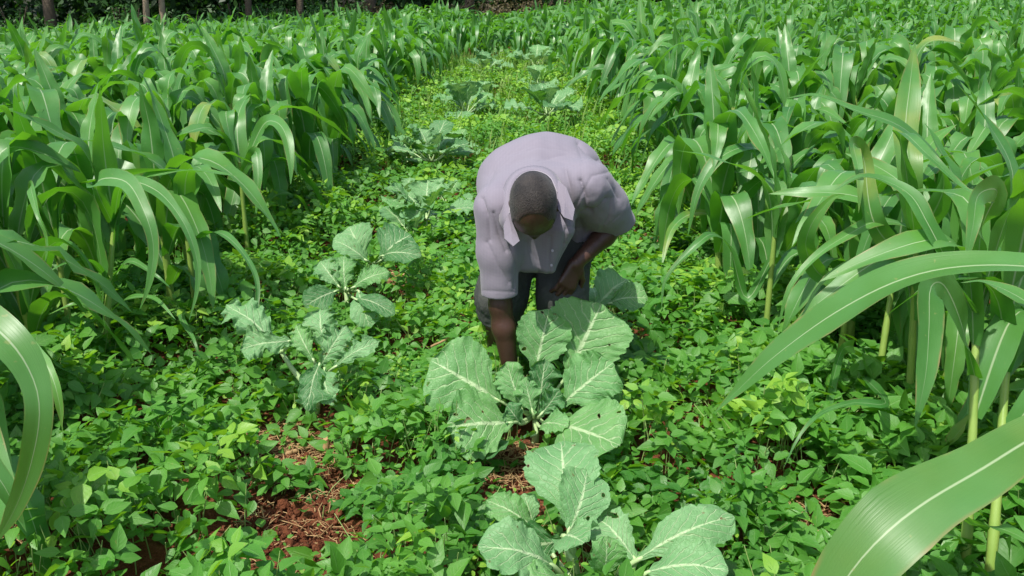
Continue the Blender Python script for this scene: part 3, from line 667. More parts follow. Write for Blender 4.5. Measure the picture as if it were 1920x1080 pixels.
def kale_auto(base, size, n, seed, label, mats=(0, 1, 2)):
    r = np.random.default_rng(seed); org = np.array(base, float); o = empty('kale_plant', tuple(org)); tag(o, label, 'kale plant', 'kale plants in the bean strip')
    size *= 1.0; top = org+np.array([0, 0, .16*size]); kale_stem(o, org, org-np.array([0, 0, .03]), top, .012); KPOS.append((org[0], org[1], .27*size))
    az = r.uniform(0, 6.28)
    for i in range(n):
        az += 2.4+r.normal(0, .2); f = i/max(1, n-1); size_ = size; el = math.radians(20+44*f+r.normal(0, 8))
        dr = np.array([math.cos(az)*math.cos(el), math.sin(az)*math.cos(el), math.sin(el)])
        Lp = r.uniform(.10, .17)*size*(1-.4*f); Lb = r.uniform(.20, .30)*size*(1-.25*f)
        p1 = top + dr*Lp; d2 = norm(dr+np.array([0, 0, -.35+.3*f])); p2 = p1 + d2*Lb
        kale_leaf(o, org, top, p1, p2, (-dr[0]*.5, -dr[1]*.5-.15, 1), Lb*r.uniform(.34, .46), r, [M_KALE, M_KALEB, M_KALED][mats[int(r.integers(len(mats)))]],
                  ruffle=r.uniform(.1, .35), lobes=r.uniform(.1, .25), n=28, m=11, bend=.08, shape=int(r.integers(2)))
kale_auto(PZ(800, 455, 0), 1.0, 9, 21, 'leafy kale plant left of the man\'s shirt, at head height beside him', (0, 1, 1))
kale_auto(PZ(775, 480, 0), .75, 6, 22, 'small kale plant in front of the leafy one left of the man\'s shirt', (0, 1, 1))
kale_auto(PZ(810, 345, 0), 1.25, 11, 23, 'full kale plant beyond the man, with one dark leaf', (0, 1, 1, 2))
kale_auto(PZ(850, 318, 0), .9, 7, 28, 'kale plant close behind the full one, nearer the man\'s back', (0, 2, 1))
kale_auto(PZ(875, 245, 0), 1.35, 11, 24, 'upright kale plant farther along the left kale row', (0, 1, 1))
kale_auto(PZ(912, 160, 0), 1.5, 9, 25, 'last small looking kale plant at the far end of the left kale row', (1, 1, 2))
kale_auto(PZ(1025, 250, 0), 1.4, 11, 26, 'kale plant rising just behind the man\'s back', (1, 1, 2))
kale_auto(PZ(1010, 190, 0), 1.3, 8, 29, 'kale plant beyond the one behind the man\'s back, with a pale flat leaf', (1, 1, 0))
kale_auto(PZ(1005, 150, 0), 1.6, 9, 27, 'far kale plant near the end of the bean strip on the right', (1, 1, 0))
kale_auto(PZ(762, 405, 0), .7, 8, 31, 'small pale kale plant at the left of the small leafy kale pair', (1, 1, 0))
kale_auto(PZ(838, 412, 0), .72, 8, 32, 'small pale kale plant tucked between the leafy kale and the shirt', (1, 1, 0))
kale_auto(PZ(765, 330, 0), .8, 8, 33, 'pale kale plant left of the full one beyond the person', (1, 1, 0))
kale_auto(PZ(905, 205, 0), 1.0, 8, 34, 'pale kale plant beside a bare patch in the left kale row', (1, 1, 0))
kale_auto(PZ(940, 118, 0), 1.5, 7, 30, 'tiny kale plant before the maize that closes the strip', (1, 0))

# ------------------------------------------------------------------ bean ground cover
def canopy(x, y):
    h = .165 + .08*n2(x, y, 2.0, 5) + .15*n2(x, y, 4.3, 8) + .03*n2(x, y, .8, 2)
    return np.clip(h, .03, .36)*(1-.85*bare(x, y))
def leaflets(mb, pos, dirv, nrm, L, Wd, rnd, ns):
    N = len(pos)
    st = {5: ([0, .18, .42, .72, 1.0], [.06, .82, 1.0, .56, .02]), 4: ([0, .25, .6, 1.0], [.08, .9, .85, .04])}[ns]
    s = np.array(st[0]); wv = np.array(st[1]); u = np.array([-1., 0, 1.])
    side = norm(np.cross(dirv, nrm)); up = np.cross(side, dirv)
    S = s[None, :, None]; U = u[None, None, :]
    fold = rng.uniform(.1, .5, N)[:, None, None]; droop = rng.uniform(-.05, .35, N)[:, None, None]
    al = S*L[:, None, None]*np.ones_like(U); sd = U*wv[None, :, None]*Wd[:, None, None]
    hh = fold*np.abs(U)*wv[None, :, None]*Wd[:, None, None] - droop*S**2*L[:, None, None]
    V = pos[:, None, None] + dirv[:, None, None]*al[..., None] + side[:, None, None]*sd[..., None] + up[:, None, None]*hh[..., None]
    f = gridf(ns, 3); nv = ns*3
    F = (f[None]+(np.arange(N)*nv)[:, None, None]).reshape(-1, 4)
    A = np.stack(np.broadcast_arrays(U, S, rnd[:, None, None]), -1)
    mb.add(V.reshape(-1, 3), F, A.reshape(-1, 3))
def trifoliate(mb, x, y, z, size, tilt, ns, r0):
    N = len(x); az = rng.uniform(0, 6.283, N)
    nx = rng.normal(0, tilt, N); ny = rng.normal(-.10, tilt, N); nr = norm(np.stack([nx, ny, np.ones(N)], -1))
    rn = np.clip(r0 + rng.normal(0, .16, N), 0, .999)
    for k, (da, sc) in enumerate(((0, 1.0), (1.75, .85), (-1.75, .85))):
        a = az+da+rng.normal(0, .15, N)
        d = np.stack([np.cos(a), np.sin(a), np.zeros(N)], -1); d = norm(d - nr*np.sum(d*nr, -1, keepdims=True))
        n3 = norm(nr + rng.normal(0, .28, (N, 3))); d = norm(d - n3*np.sum(d*n3, -1, keepdims=True))
        L = size*sc*rng.uniform(.8, 1.2, N)
        off = np.stack([x, y, z], -1) + d*(.008 + (.010 if k == 0 else 0))
        leaflets(mb, off, d, n3, L, L*rng.uniform(.26, .35, N), rn, ns)
def scatter(n, x0, x1, y0, y1):
    return rng.uniform(x0, x1, n), rng.uniform(y0, y1, n)
soy = MB()
def soy_zone(dens, x0, x1, y0, y1, size, ns, tilt=.50):
    n = int(dens*(x1-x0)*(y1-y0)); x, y = scatter(n, x0, x1, y0, y1)
    keep = (np.abs(x) < .62*y+.35); x, y = x[keep], y[keep]
    h = canopy(x, y)
    kd = np.full(len(x), 9.)
    for kx, ky, kr in KPOS: kd = np.minimum(kd, np.hypot(x-kx, y-ky)/kr)
    h = h*np.clip(.35+.5*kd, .35, 1)
    b = bare(x, y)
    clump = n2(x, y, 7, 12)
    keep = (rng.random(len(x)) > b*.93) & (rng.random(len(x)) < .96+.7*clump) & (kd > .35)
    x, y, h = x[keep], y[keep], h[keep]
    z = ground_z(x, y) + h*rng.beta(2.6, 1.2, len(x))*1.12 + .012
    big = 1 + .55*np.clip((x-.95)/.5, 0, 1)*(rng.random(len(x)) < .35) + .35*np.clip((-x-1.6)/.4, 0, 1)*(rng.random(len(x)) < .35)
    r0 = np.clip(.45 + .35*n2(x, y, 3.2, 15) + .25*(z-ground_z(x, y)-.12)/.12 + .22*np.clip((y-5)/6, 0, 1), 0, .95)
    trifoliate(soy, x, y, z, size*big*rng.uniform(.65, 1.25, len(x)), tilt, ns, r0)
KPOS += [(-.15, 3.0, .2), (-.12, 3.2, .16), (.27, 2.85, .17), (.08, 2.88, .16), (.12, 2.4, .16), (.30, 2.15, .18), (-.05, 2.05, .12)]
soy_zone(950, -2.3, 2.0, 1.5, 3.6, .065, 5)
soy_zone(900, -2.6, 2.3, 3.6, 6.5, .062, 5)
soy_zone(600, -2.8, 2.6, 6.5, 10.5, .062, 4)
soy_zone(380, -2.6, 2.4, 10.5, 16, .072, 4)
soy_zone(260, -2.4, 2.2, 16, 20.5, .085, 4)
def weeds(n, size, x0, x1, y0, y1, rb, ht):
    "low small leaved weeds that also creep over the soil gaps"
    x, y = scatter(n, x0, x1, y0, y1); k = (np.abs(x) < .62*y+.3) & (n2(x, y, 3.5, 21) > -.15) & (rng.random(n) > .8*bare(x, y)); x, y = x[k], y[k]
    z = ground_z(x, y) + .01 + ht*rng.random(len(x)) + canopy(x, y)*.8*rng.random(len(x))
    trifoliate(soy, x, y, z, size*rng.uniform(.6, 1.3, len(x)), .5, 4, np.full(len(x), rb))
weeds(9000, .026, -2.2, 1.9, 1.6, 5.5, .86, .03)
weeds(5000, .034, -2.2, 1.9, 5.5, 12, .88, .05)
def big_leaves(n, x0, x1, y0, y1):
    x, y = scatter(n, x0, x1, y0, y1); z = ground_z(x, y)+canopy(x, y)*rng.uniform(.5, 1.15, n)+.03
    trifoliate(soy, x, y, z, rng.uniform(.075, .115, n), .45, 5, np.full(n, .35))
big_leaves(260, .95, 2.2, 1.7, 4.2); big_leaves(120, -2.2, -1.5, 2.4, 4.5); big_leaves(60, .5, 1.0, 3.4, 5.0)
soy_zone(120, -5.0, -2.3, 2.2, 7, .07, 4)
soy_zone(120, 2.0, 5.0, 2.2, 7, .07, 4)
o = link('bean_cover', soy.mesh('bean_cover', M_SOY)); tag(o, 'low leafy green bean plants covering the ground', 'beans', kind='stuff')
stm = MB()
xs_, ys_ = scatter(2600, -2.2, 1.9, 1.6, 5.5)
hh = canopy(xs_, ys_); bb = bare(xs_, ys_)
for x, y, h, b in zip(xs_, ys_, hh, bb):
    if abs(x) > .62*y+.2 or (b > .5 and rng.random() < .8): continue
    z0 = float(ground_z(x, y)); dx, dy = rng.normal(0, .05, 2); hz = max(.05, h*rng.uniform(.7, 1.12))
    p = np.array([[x, y, z0-.01], [x+dx*.4, y+dy*.4, z0+hz*.5], [x+dx, y+dy, z0+hz]])
    tube(stm, p, [.0022, .0018, .0013], 4)
o = link('bean_stems', stm.mesh('bean_stems', M_STEM)); tag(o, 'thin pale stems among the bean leaves', 'stems', kind='stuff')
# grassy weeds where the strip ends
wd = MB()
for i_ in range(4200):
    x = rng.uniform(-1.6, 1.5); y = rng.uniform(16.5, 19.8) if i_ < 2600 else rng.uniform(8, 17); z0 = float(ground_z(x, y)); hgt = rng.uniform(.12, .42); a = rng.uniform(0, 6.28)
    p = spline([[x, y, z0], [x+.03*math.cos(a), y+.03*math.sin(a), z0+hgt*.6], [x+.1*math.cos(a), y+.1*math.sin(a), z0+hgt]], 4)
    ribbon(wd, p, np.broadcast_to(norm([math.cos(a+.5), math.sin(a+.5), .3]), (4, 3)), np.array([.008, .009, .006, .001]), 3, rnd=rng.random())
s_ = NT('weed_grass'); v_, (u_, w_, r_) = s_.attr(); M_WEED = s_.leafout(s_.mix(r_, (.10, .26, .03), (.24, .36, .08)), (.3, .5, .05), .3, .5)
o = link('weed_grass', wd.mesh('weed_grass', M_WEED)); tag(o, 'pale grass and weeds where the strip meets the far maize', 'grass', kind='stuff')

# ------------------------------------------------------------------ straw, stumps, clods
cl = MB(); _s = np.linspace(0, math.pi, 5); _a = np.linspace(0, 2*math.pi, 6, endpoint=False)
_sph = np.stack([np.outer(np.sin(_s), np.cos(_a)), np.outer(np.sin(_s), np.sin(_a)), np.outer(np.cos(_s), np.ones(6))], -1).reshape(-1, 3); _sf = gridf(5, 6, True)
for bx, by, r in BP:
    if by > 9: continue
    for _ in range(int(170*(r/.13)**1.5)):
        a = rng.uniform(0, 6.28); q = r*1.3*math.sqrt(rng.random()); x, y = bx+q*math.cos(a), by+q*math.sin(a)
        R = rng.uniform(.003, .008)*(2.2 if rng.random() < .1 else 1); cl.add(_sph*R*rng.uniform(.6, 1.3, 3)*(1+.25*rng.normal(0, 1, (30, 1)).clip(-1, 1))+[x, y, float(ground_z(x, y))+.012+R*.2], _sf)
o = link('soil_crumbs', cl.mesh('soil_crumbs', M_SOIL)); tag(o, 'crumbs and clods of red soil in the gaps between plants', 'soil', kind='stuff')
sw = MB()
for i_b, (bx, by, r) in enumerate(BP):
    if by > 7: continue
    for _ in range(int(({True: 420, False: 60}[i_b in (5, 6, 8, 11, 12, 13)])*min(1, r/.13))):
        a = rng.uniform(0, 6.28); rr = r*1.2*math.sqrt(rng.random()); x, y = bx+rr*math.cos(a), by+rr*math.sin(a); z = float(ground_z(x, y))+rng.uniform(.004, .03)
        th = rng.uniform(0, 3.14); L = rng.uniform(.02, .10)*rng.uniform(.4, 1); bd = rng.normal(0, .2)
        d = np.array([math.cos(th), math.sin(th), rng.normal(0, .12)]); q = np.array([-d[1], d[0], 0])
        c = np.array([x, y, z]); p = np.array([c-d*L/2, c+q*bd*L*.3+[0, 0, .003], c+d*L/2])
        tube(sw, p, rng.uniform(.0007, .0022), 4)
o = link('straw_litter', sw.mesh('straw_litter', M_STRAW)); tag(o, 'dry straw and stalk shreds lying on the red soil', 'straw', kind='stuff')
def stick(name, a, b, r, label, cat, hollow=False):
    a, b = np.asarray(a, float), np.asarray(b, float); mb = MB(); t = np.linspace(0, 1, 12)[:, None]
    p = a + (b-a)*t + .004*np.sin(t*9)*np.array([1, 1, .3]); rad = r*(1 + .10*(np.arange(12) % 5 == 2) + .03*np.sin(np.arange(12)))
    tube(mb, p-a, rad, 10); o = link(name, mb.mesh(name, M_STRAW)); o.location = tuple(a); tag(o, label, cat); return o
s0 = PZ(616, 862, 0); stick('stalk_stump', s0-[0, 0, .02], s0+np.array([-.008, 0, .085]), .012, 'upright dry maize stump in the bare patch left of the kale', 'stump')
s1 = PZ(500, 862, .015); s2 = PZ(555, 846, .02); stick('dry_stalk', s1, s2, .009, 'thick pale dry stalk lying in straw left of the upright stump', 'dry stalk')
stick('dry_stalk', PZ(1420, 945, .02), PZ(1475, 938, .025), .009, 'pale dry stalk lying on soil beside the big right foreground leaf', 'dry stalk')
stick('dry_stalk', PZ(808, 650, .17), PZ(842, 634, .19), .005, 'short straw coloured stalk lying on beans left of the person\'s leg', 'dry stalk')
stick('dry_stalk', PZ(728, 512, .02), PZ(780, 516, .03), .007, 'dry stalk on the soil patch behind the curly kale', 'dry stalk')

# ------------------------------------------------------------------ person (implicit surfaces meshed with surface nets)
class Field:
    def __init__(s, lo, hi, h):
        s.lo = np.array(lo, float); s.h = h; s.n = np.ceil((np.array(hi)-s.lo)/h).astype(int)+1
        s.g = np.full(s.n, 1.0, np.float32)
    def box(s, lo, hi):
        a = np.clip(np.floor((np.array(lo)-s.lo)/s.h).astype(int), 0, s.n); b = np.clip(np.ceil((np.array(hi)-s.lo)/s.h).astype(int)+1, 0, s.n)
        sl = tuple(slice(i, j) for i, j in zip(a, b)); ax = [s.lo[i]+s.h*np.arange(a[i], b[i]) for i in range(3)]
        return sl, np.stack(np.meshgrid(*ax, indexing='ij'), -1)
    def comb(s, sl, d, k, sub=False):
        g = s.g[sl]
        if sub:
            d = -d; hh = np.clip(.5-.5*(g-d)/k, 0, 1) if k > 0 else None
            s.g[sl] = np.maximum(g, d) if k <= 0 else (g*(1-hh)+d*hh + k*hh*(1-hh)); return
        if k <= 0: s.g[sl] = np.minimum(g, d); return
        hh = np.clip(.5+.5*(g-d)/k, 0, 1); s.g[sl] = g*(1-hh)+d*hh - k*hh*(1-hh)
    def cone(s, a, b, ra, rb, k=.02, sub=False):
        a, b = np.asarray(a, float), np.asarray(b, float); pad = max(ra, rb)+max(k, 0)+.03
        sl, p = s.box(np.minimum(a, b)-pad, np.maximum(a, b)+pad)
        if p.size == 0: return
        ba = b-a; t = np.clip((p-a)@ba/(ba@ba+1e-9), 0, 1); d = np.linalg.norm(p-a-t[..., None]*ba, axis=-1)-(ra+(rb-ra)*t); s.comb(sl, d, k, sub)
    def chain(s, pts, rad, k=.02):
        for i in range(len(pts)-1): s.cone(pts[i], pts[i+1], rad[i], rad[i+1], k)
    def ell(s, c, R, axes, k=.02, sub=False):
        c = np.asarray(c, float); R = np.asarray(R, float); pad = R.max()+k+.03; sl, p = s.box(c-pad, c+pad)
        q = (p-c)@np.asarray(axes, float).T; k0 = np.linalg.norm(q/R, axis=-1); k1 = np.linalg.norm(q/(R*R), axis=-1)+1e-9; s.comb(sl, k0*(k0-1)/k1, k, sub)
    def cut(s, pt, nrm, rad=None, c=None):
        "removes what lies on the +nrm side of the plane (within rad of c)"
        nrm = norm(nrm); c = pt if c is None else c; r = rad or .3; sl, p = s.box(np.asarray(c)-r, np.asarray(c)+r)
        s.g[sl] = np.maximum(s.g[sl], (p-np.asarray(pt))@nrm - (0 if rad is None else 0))
    def nets(s):
        g = s.g; sg = g < 0; n = s.n
        c = sum(sg[i:n[0]-1+i, j:n[1]-1+j, k:n[2]-1+k].astype(np.int8) for i in (0, 1) for j in (0, 1) for k in (0, 1))
        act = (c > 0) & (c < 8); idx = np.argwhere(act); lut = -np.ones(act.shape, np.int64); lut[act] = np.arange(len(idx))
        pos = np.zeros((len(idx), 3)); cnt = np.zeros(len(idx))
        cor = [(i, j, k) for i in (0, 1) for j in (0, 1) for k in (0, 1)]
        for a in cor:
            for ax in range(3):
                if a[ax]: continue
                b = list(a); b[ax] = 1; b = tuple(b)
                va = g[tuple((idx+a).T)]; vb = g[tuple((idx+b).T)]; m = (va < 0) != (vb < 0); t = np.where(m, va/(va-vb+1e-12), 0)
                q = np.array(a)[None]+t[:, None]*(np.array(b)-np.array(a))[None]; pos += np.where(m[:, None], q, 0); cnt += m
        V = s.lo + s.h*(idx + pos/cnt[:, None]); F = []
        for ax in range(3):
            o1, o2 = [(1, 2), (2, 0), (0, 1)][ax]
            sl0 = [slice(1, n[i]-1) for i in range(3)]; sl1 = list(sl0); sl0[ax] = slice(0, n[ax]-1); sl1[ax] = slice(1, n[ax])
            A, B = sg[tuple(sl0)], sg[tuple(sl1)]; m = A != B; q = np.argwhere(m); off = np.ones(3, int); off[ax] = 0; q = q+off; inn = A[m]
            e1 = np.zeros(3, int); e1[o1] = 1; e2 = np.zeros(3, int); e2[o2] = 1
            f = np.stack([lut[tuple((q-e1-e2).T)], lut[tuple((q-e2).T)], lut[tuple(q.T)], lut[tuple((q-e1).T)]], 1)
            f[~inn] = f[~inn][:, ::-1]; F.append(f)
        F = np.concatenate(F); F = F[(F >= 0).all(1)]
        return V, F
def smooth(V, F, it=2, lam=.5):
    for _ in range(it):
        acc = np.zeros_like(V); cnt = np.zeros(len(V))
        for a, b in ((0, 1), (1, 2), (2, 3), (3, 0)):
            for x, y in ((a, b), (b, a)): 
                for c in range(3): acc[:, c] += np.bincount(F[:, x], V[F[:, y], c], len(V))
                cnt += np.bincount(F[:, x], minlength=len(V))
        V = V*(1-lam) + lam*acc/np.maximum(cnt, 1)[:, None]
    return V
def vnormals(V, F):
    fn = np.cross(V[F[:, 2]]-V[F[:, 0]], V[F[:, 3]]-V[F[:, 1]]); N = np.zeros_like(V)
    for k in range(4):
        for c in range(3): N[:, c] += np.bincount(F[:, k], fn[:, c], len(V))
    return norm(N)
def to_obj(name, V, F, mat, parent, org):
    mb = MB(); mb.add(V-org, F); return link(name, mb.mesh(name, mat), parent)
# --- joints
NECK = P(1008, 350, 3.32); HC = P(1000, 384, 3.09)
SHR, ELR, WRR = P(934, 392, 3.27), P(938, 572, 3.37), P(958, 702, 3.45)
SHL, ELL, WRL = P(1098, 350, 3.34), P(1156, 418, 3.56), P(1080, 494, 3.45)
PEL = np.array([.145, 3.66, .90]); HPR = PEL+[-.085, -.01, -.02]; HPL = PEL+[.085, -.01, -.02]
KNR, KNL = np.array([-.045, 3.40, .49]), np.array([.20, 3.38, .50])
ANR, ANL = np.array([-.06, 3.50, .09]), np.array([.205, 3.48, .09])
PO = np.array([.07, 3.45, 0.0])
def hand(fd, wrist, dirv, palmn, curl, spread=.12, sz=1.0, thumb=1, thumbcurl=.4):
    "palm and five fingers; dirv: wrist to knuckles, palmn: out of the palm, curl: bend per finger"
    d = norm(dirv); pn = norm(palmn-d*np.dot(palmn, d)); s = np.cross(d, pn)*thumb
    base = np.asarray(wrist)
    for i, off in enumerate((.027, .010, -.009, -.027)):
        kn = base + d*(.088-.004*abs(i-1))*sz + s*off*sz
        fd.cone(base+s*off*.6*sz+d*.008, kn, .0145*sz, .0115*sz, .012)
        ln = (.043, .048, .044, .034)[i]; fdv = norm(d + s*spread*off*20); p = kn; ang = 0; ra = .0098
        for j, (f, c) in enumerate(((1, .35), (.65, .4), (.52, .3))):
            ang += curl[i]*c; dv = norm(fdv*math.cos(ang)+pn*math.sin(ang)); q = p+dv*ln*f*sz
            fd.cone(p, q, ra*sz, (ra-.0012)*sz, .003); p = q; ra -= .0011
    tb = base + d*.022*sz + s*.026*sz; dv = norm(d*.62+s*.72+pn*.25)
    t1 = tb+dv*.038*sz; dv2 = norm(d*.85+s*(.45-thumbcurl*.5)+pn*(.25+thumbcurl*.4)); t2 = t1+dv2*.032*sz; t3 = t2+norm(dv2+pn*thumbcurl*.5)*.026*sz
    fd.cone(base+d*.012, tb, .016*sz, .015*sz, .01); fd.cone(tb, t1, .0145*sz, .0115*sz, .008); fd.cone(t1, t2, .0112*sz, .0100*sz, .003); fd.cone(t2, t3, .0100*sz, .0085*sz, .003)
# --- body: one continuous skin surface
U = norm([-.03, -.93, .20]); Fd = norm(np.array([.03, -.30, -.90])-U*np.dot([.03, -.30, -.90], U)); X = np.cross(Fd, U)
AX = np.stack([X, Fd, U])
def hp(x, f, u): return HC + X*x + Fd*f + U*u
def head_shape(fd, grow=0.0):
    fd.ell(hp(0, -.012, .012), np.array([.079, .101, .100])+grow, AX, .02)
    fd.ell(hp(0, .042, -.008), np.array([.068, .062, .078])+grow, AX, .03)
bf = Field((-.25, 2.85, -.02), (.55, 3.95, 1.2), .0045)
head_shape(bf)
bf.ell(hp(0, .052, -.072), [.050, .045, .050], AX, .03)           # jaw and chin
bf.cone(hp(0, .078, -.098), hp(0, .070, -.104), .018, .016, .02)
bf.cone(hp(0, .092, .0), hp(0, .106, -.034), .009, .014, .014)     # nose
bf.cone(hp(-.012, .103, -.040), hp(.012, .103, -.040), .008, .008, .006)
for sx in (-1, 1):
    bf.cone(hp(sx*.012, .092, .016), hp(sx*.045, .076, .018), .009, .008, .012)          # brow
    bf.ell(hp(sx*.032, .094, -.004), [.016, .012, .010], AX, .008, sub=True)
    bf.ell(hp(sx*.031, .080, -.004), [.0125, .0125, .0125], AX, .003)
    bf.ell(hp(sx*.077, -.004, -.012), [.009, .018, .030], AX, .006)                       # ears
    bf.ell(hp(sx*.084, .004, -.010), [.005, .009, .016], AX, .003, sub=True)
    bf.ell(hp(sx*.042, .068, -.035), [.022, .018, .02], AX, .02)
for du, rr_ in ((-.060, .0075), (-.070, .0085)): bf.chain([hp(-.024, .086, du), hp(0, .095, du), hp(.024, .086, du)], [rr_*.6, rr_, rr_*.6], .004)
bf.cone(hp(0, -.035, -.06), NECK, .056, .062, .03)
SP = [PEL, PEL+[-.01, -.16, .045], NECK+np.array([.01, .20, -.03]), NECK+np.array([0, .05, -.06])]
for off in (-.07, 0, .07): bf.chain([q+[off, 0, 0] for q in SP], [.105, .105, .115, .095], .05)
bf.cone(NECK+[0, .03, -.03], SHR, .06, .060, .04); bf.cone(NECK+[0, .03, -.03], SHL, .055, .050, .04)
for a, b, c in ((SHR, ELR, WRR), (SHL, ELL, WRL)):
    m1 = (a*.55+b*.45); m2 = b*.68+c*.32
    bf.chain([a, m1, b], [.056, .050, .041], .02); bf.chain([b, m2, c], [.041, .043, .027], .02)
for hpj, kn, an in ((HPR, KNR, ANR), (HPL, KNL, ANL)):
    bf.chain([hpj, kn*.5+hpj*.5, kn], [.088, .075, .056], .03); bf.chain([kn, kn*.66+an*.34+[0, .018, 0], an], [.056, .055, .036], .02)
    toe = an+np.array([0, -.17, -.055]); bf.cone(an+[0, .035, -.045], an+[0, -.06, -.035], .034, .034, .02)
    for i in range(5): bf.cone(an+[-.028+.014*i, -.05, -.045], toe+[-.034+.017*i, .012*abs(i-1), -.002], .02, .011, .008)
hand(bf, WRR, P(962, 772, 3.46)-WRR, np.array([.5, .3, -.3]), (.9, .8, .8, .9), thumb=1, sz=1.02)
hand(bf, WRL, P(1052, 560, 3.46)-WRL+np.array([0, -.005, 0]), np.array([-.35, .6, -.3]), (.9, 1.1, 1.2, 1.3), thumb=1, sz=1.08, thumbcurl=.3)
V, F = bf.nets(); V = smooth(V, F, 1, .4)
s_ = NT('dark_skin'); ps = s_.pos()
c_ = s_.mix(s_.remap(s_.noise(ps, 9, 3), .3, .7), (.044, .021, .015), (.074, .035, .024))
M_SKIN = s_.plain(c_, s_.remap(s_.noise(ps, 60, 2), .3, .7, .34, .5), s_.bump(s_.math('ADD', s_.noise(ps, 160, 3), s_.noise(ps, 35, 2)), .25, .003), .5)
person = empty('person', tuple(PO)); tag(person, 'person in pale lilac checked shirt and grey shorts bending down into the kale', 'person')
to_obj('body', V, F, M_SKIN, person, PO)
# --- short grey flecked hair
hf = Field(HC-.16, HC+.16, .004)
head_shape(hf, .0022)
hf.cut(hp(0, .070, .0), norm(Fd*.95 - U*.25), .16, HC); hf.ell(hp(0, .092, .075), [.054, .066, .062], AX, .01, sub=True)        # hairline at the forehead
hf.cut(hp(0, -.03, -.035), norm(-U+Fd*.4), .16, HC)
for sx in (-1, 1):
    hf.ell(hp(sx*.078, .012, -.02), [.022, .026, .036], AX, .004, sub=True)
    hf.ell(hp(sx*.055, .080, .040), [.028, .030, .030], AX, .008, sub=True)
V, F = hf.nets(); V = smooth(V, F, 1, .4)
V = V + vnormals(V, F)*(.0006*vnoise(V*260))[:, None]
s_ = NT('short_hair'); ps = s_.pos()
c_ = s_.mix(s_.remap(s_.math('ADD', s_.math('MULTIPLY', s_.noise(ps, 170, 3), .4), s_.math('MULTIPLY', s_.noise(ps, 16, 2), .6)), .42, .62), (.009, .007, .006), (.032, .026, .022))
vd = s_.t.nodes.new('ShaderNodeVectorMath'); vd.operation = 'DISTANCE'; s_.set(vd.inputs[0], ps); vd.inputs[1].default_value = tuple(hp(0, .105, .06)-PO)
c_ = s_.mix(s_.remap(s_.math('ADD', vd.outputs['Value'], s_.math('MULTIPLY', s_.noise(ps, 60, 3), .03)), .075, .125), (.050, .024, .017), c_)
M_HAIR = s_.plain(c_, .62, s_.bump(s_.noise(ps, 260, 3), .8, .004), .35, **{'Sheen Weight': .12})
to_obj('hair', V, F, M_HAIR, person, PO)
# --- shirt
sf = Field((-.26, 2.92, .52), (.56, 3.98, 1.22), .0042)
TP = [PEL+[0, .05, .035], PEL+[-.01, -.12, .075], NECK+np.array([.01, .20, .005]), NECK+np.array([0, .055, -.03])]
for off in (-.085, 0, .085): sf.chain([q+[off, 0, -abs(off)*.35] for q in TP], [.130, .132, .125, .085], .06)
sf.cone(NECK+[-.02, .05, -.02], SHR+[.01, 0, .0], .085, .076, .05); sf.cone(NECK+[.02, .05, -.02], SHL, .085, .076, .05)
sf.cone(NECK+[.10, .22, -.03], SHL+[.01, .06, 0], .115, .080, .07); sf.cone(NECK+[-.10, .20, -.04], SHR+[0, .07, 0], .115, .078, .07)
# hanging front and sides
sf.cone(P(965, 430, 3.33), P(985, 492, 3.38), .060, .036, .05); sf.cone(P(1045, 430, 3.35), P(1030, 500, 3.38), .064, .026, .05)
sf.cone(P(1005, 430, 3.38), P(1008, 490, 3.42), .070, .040, .05); sf.cone(P(1080, 400, 3.50), P(1093, 490, 3.62), .060, .028, .05)
sf.cone(P(925, 430, 3.55), P(915, 455, 3.6), .06, .05, .05)
# sleeves
HR = ELR*.97+SHR*.03; HL = ELL*.98+SHL*.02; dR = norm(ELR-SHR); dL = norm(ELL-SHL)
HR = SHR + dR*(np.linalg.norm(ELR-SHR)*.885)
sf.chain([SHR+[-.004, 0, 0], SHR*.5+HR*.5+[-.002, 0, 0], HR+dR*.04], [.078, .074, .067], .035)
sf.chain([SHL, SHL*.5+HL*.5+[.01, 0, 0], HL+dL*.05+[.006, 0, -.01]], [.074, .079, .072], .06)
for hem, dr in ((HR, dR), (HL, norm(dL+np.array([-.25, -.1, -.35])))):
    sf.cut(hem+dr*.0, dr, .105, hem+dr*.085); sf.cone(hem-dr*.045, hem+dr*.06, .054, .060, 0, sub=True)
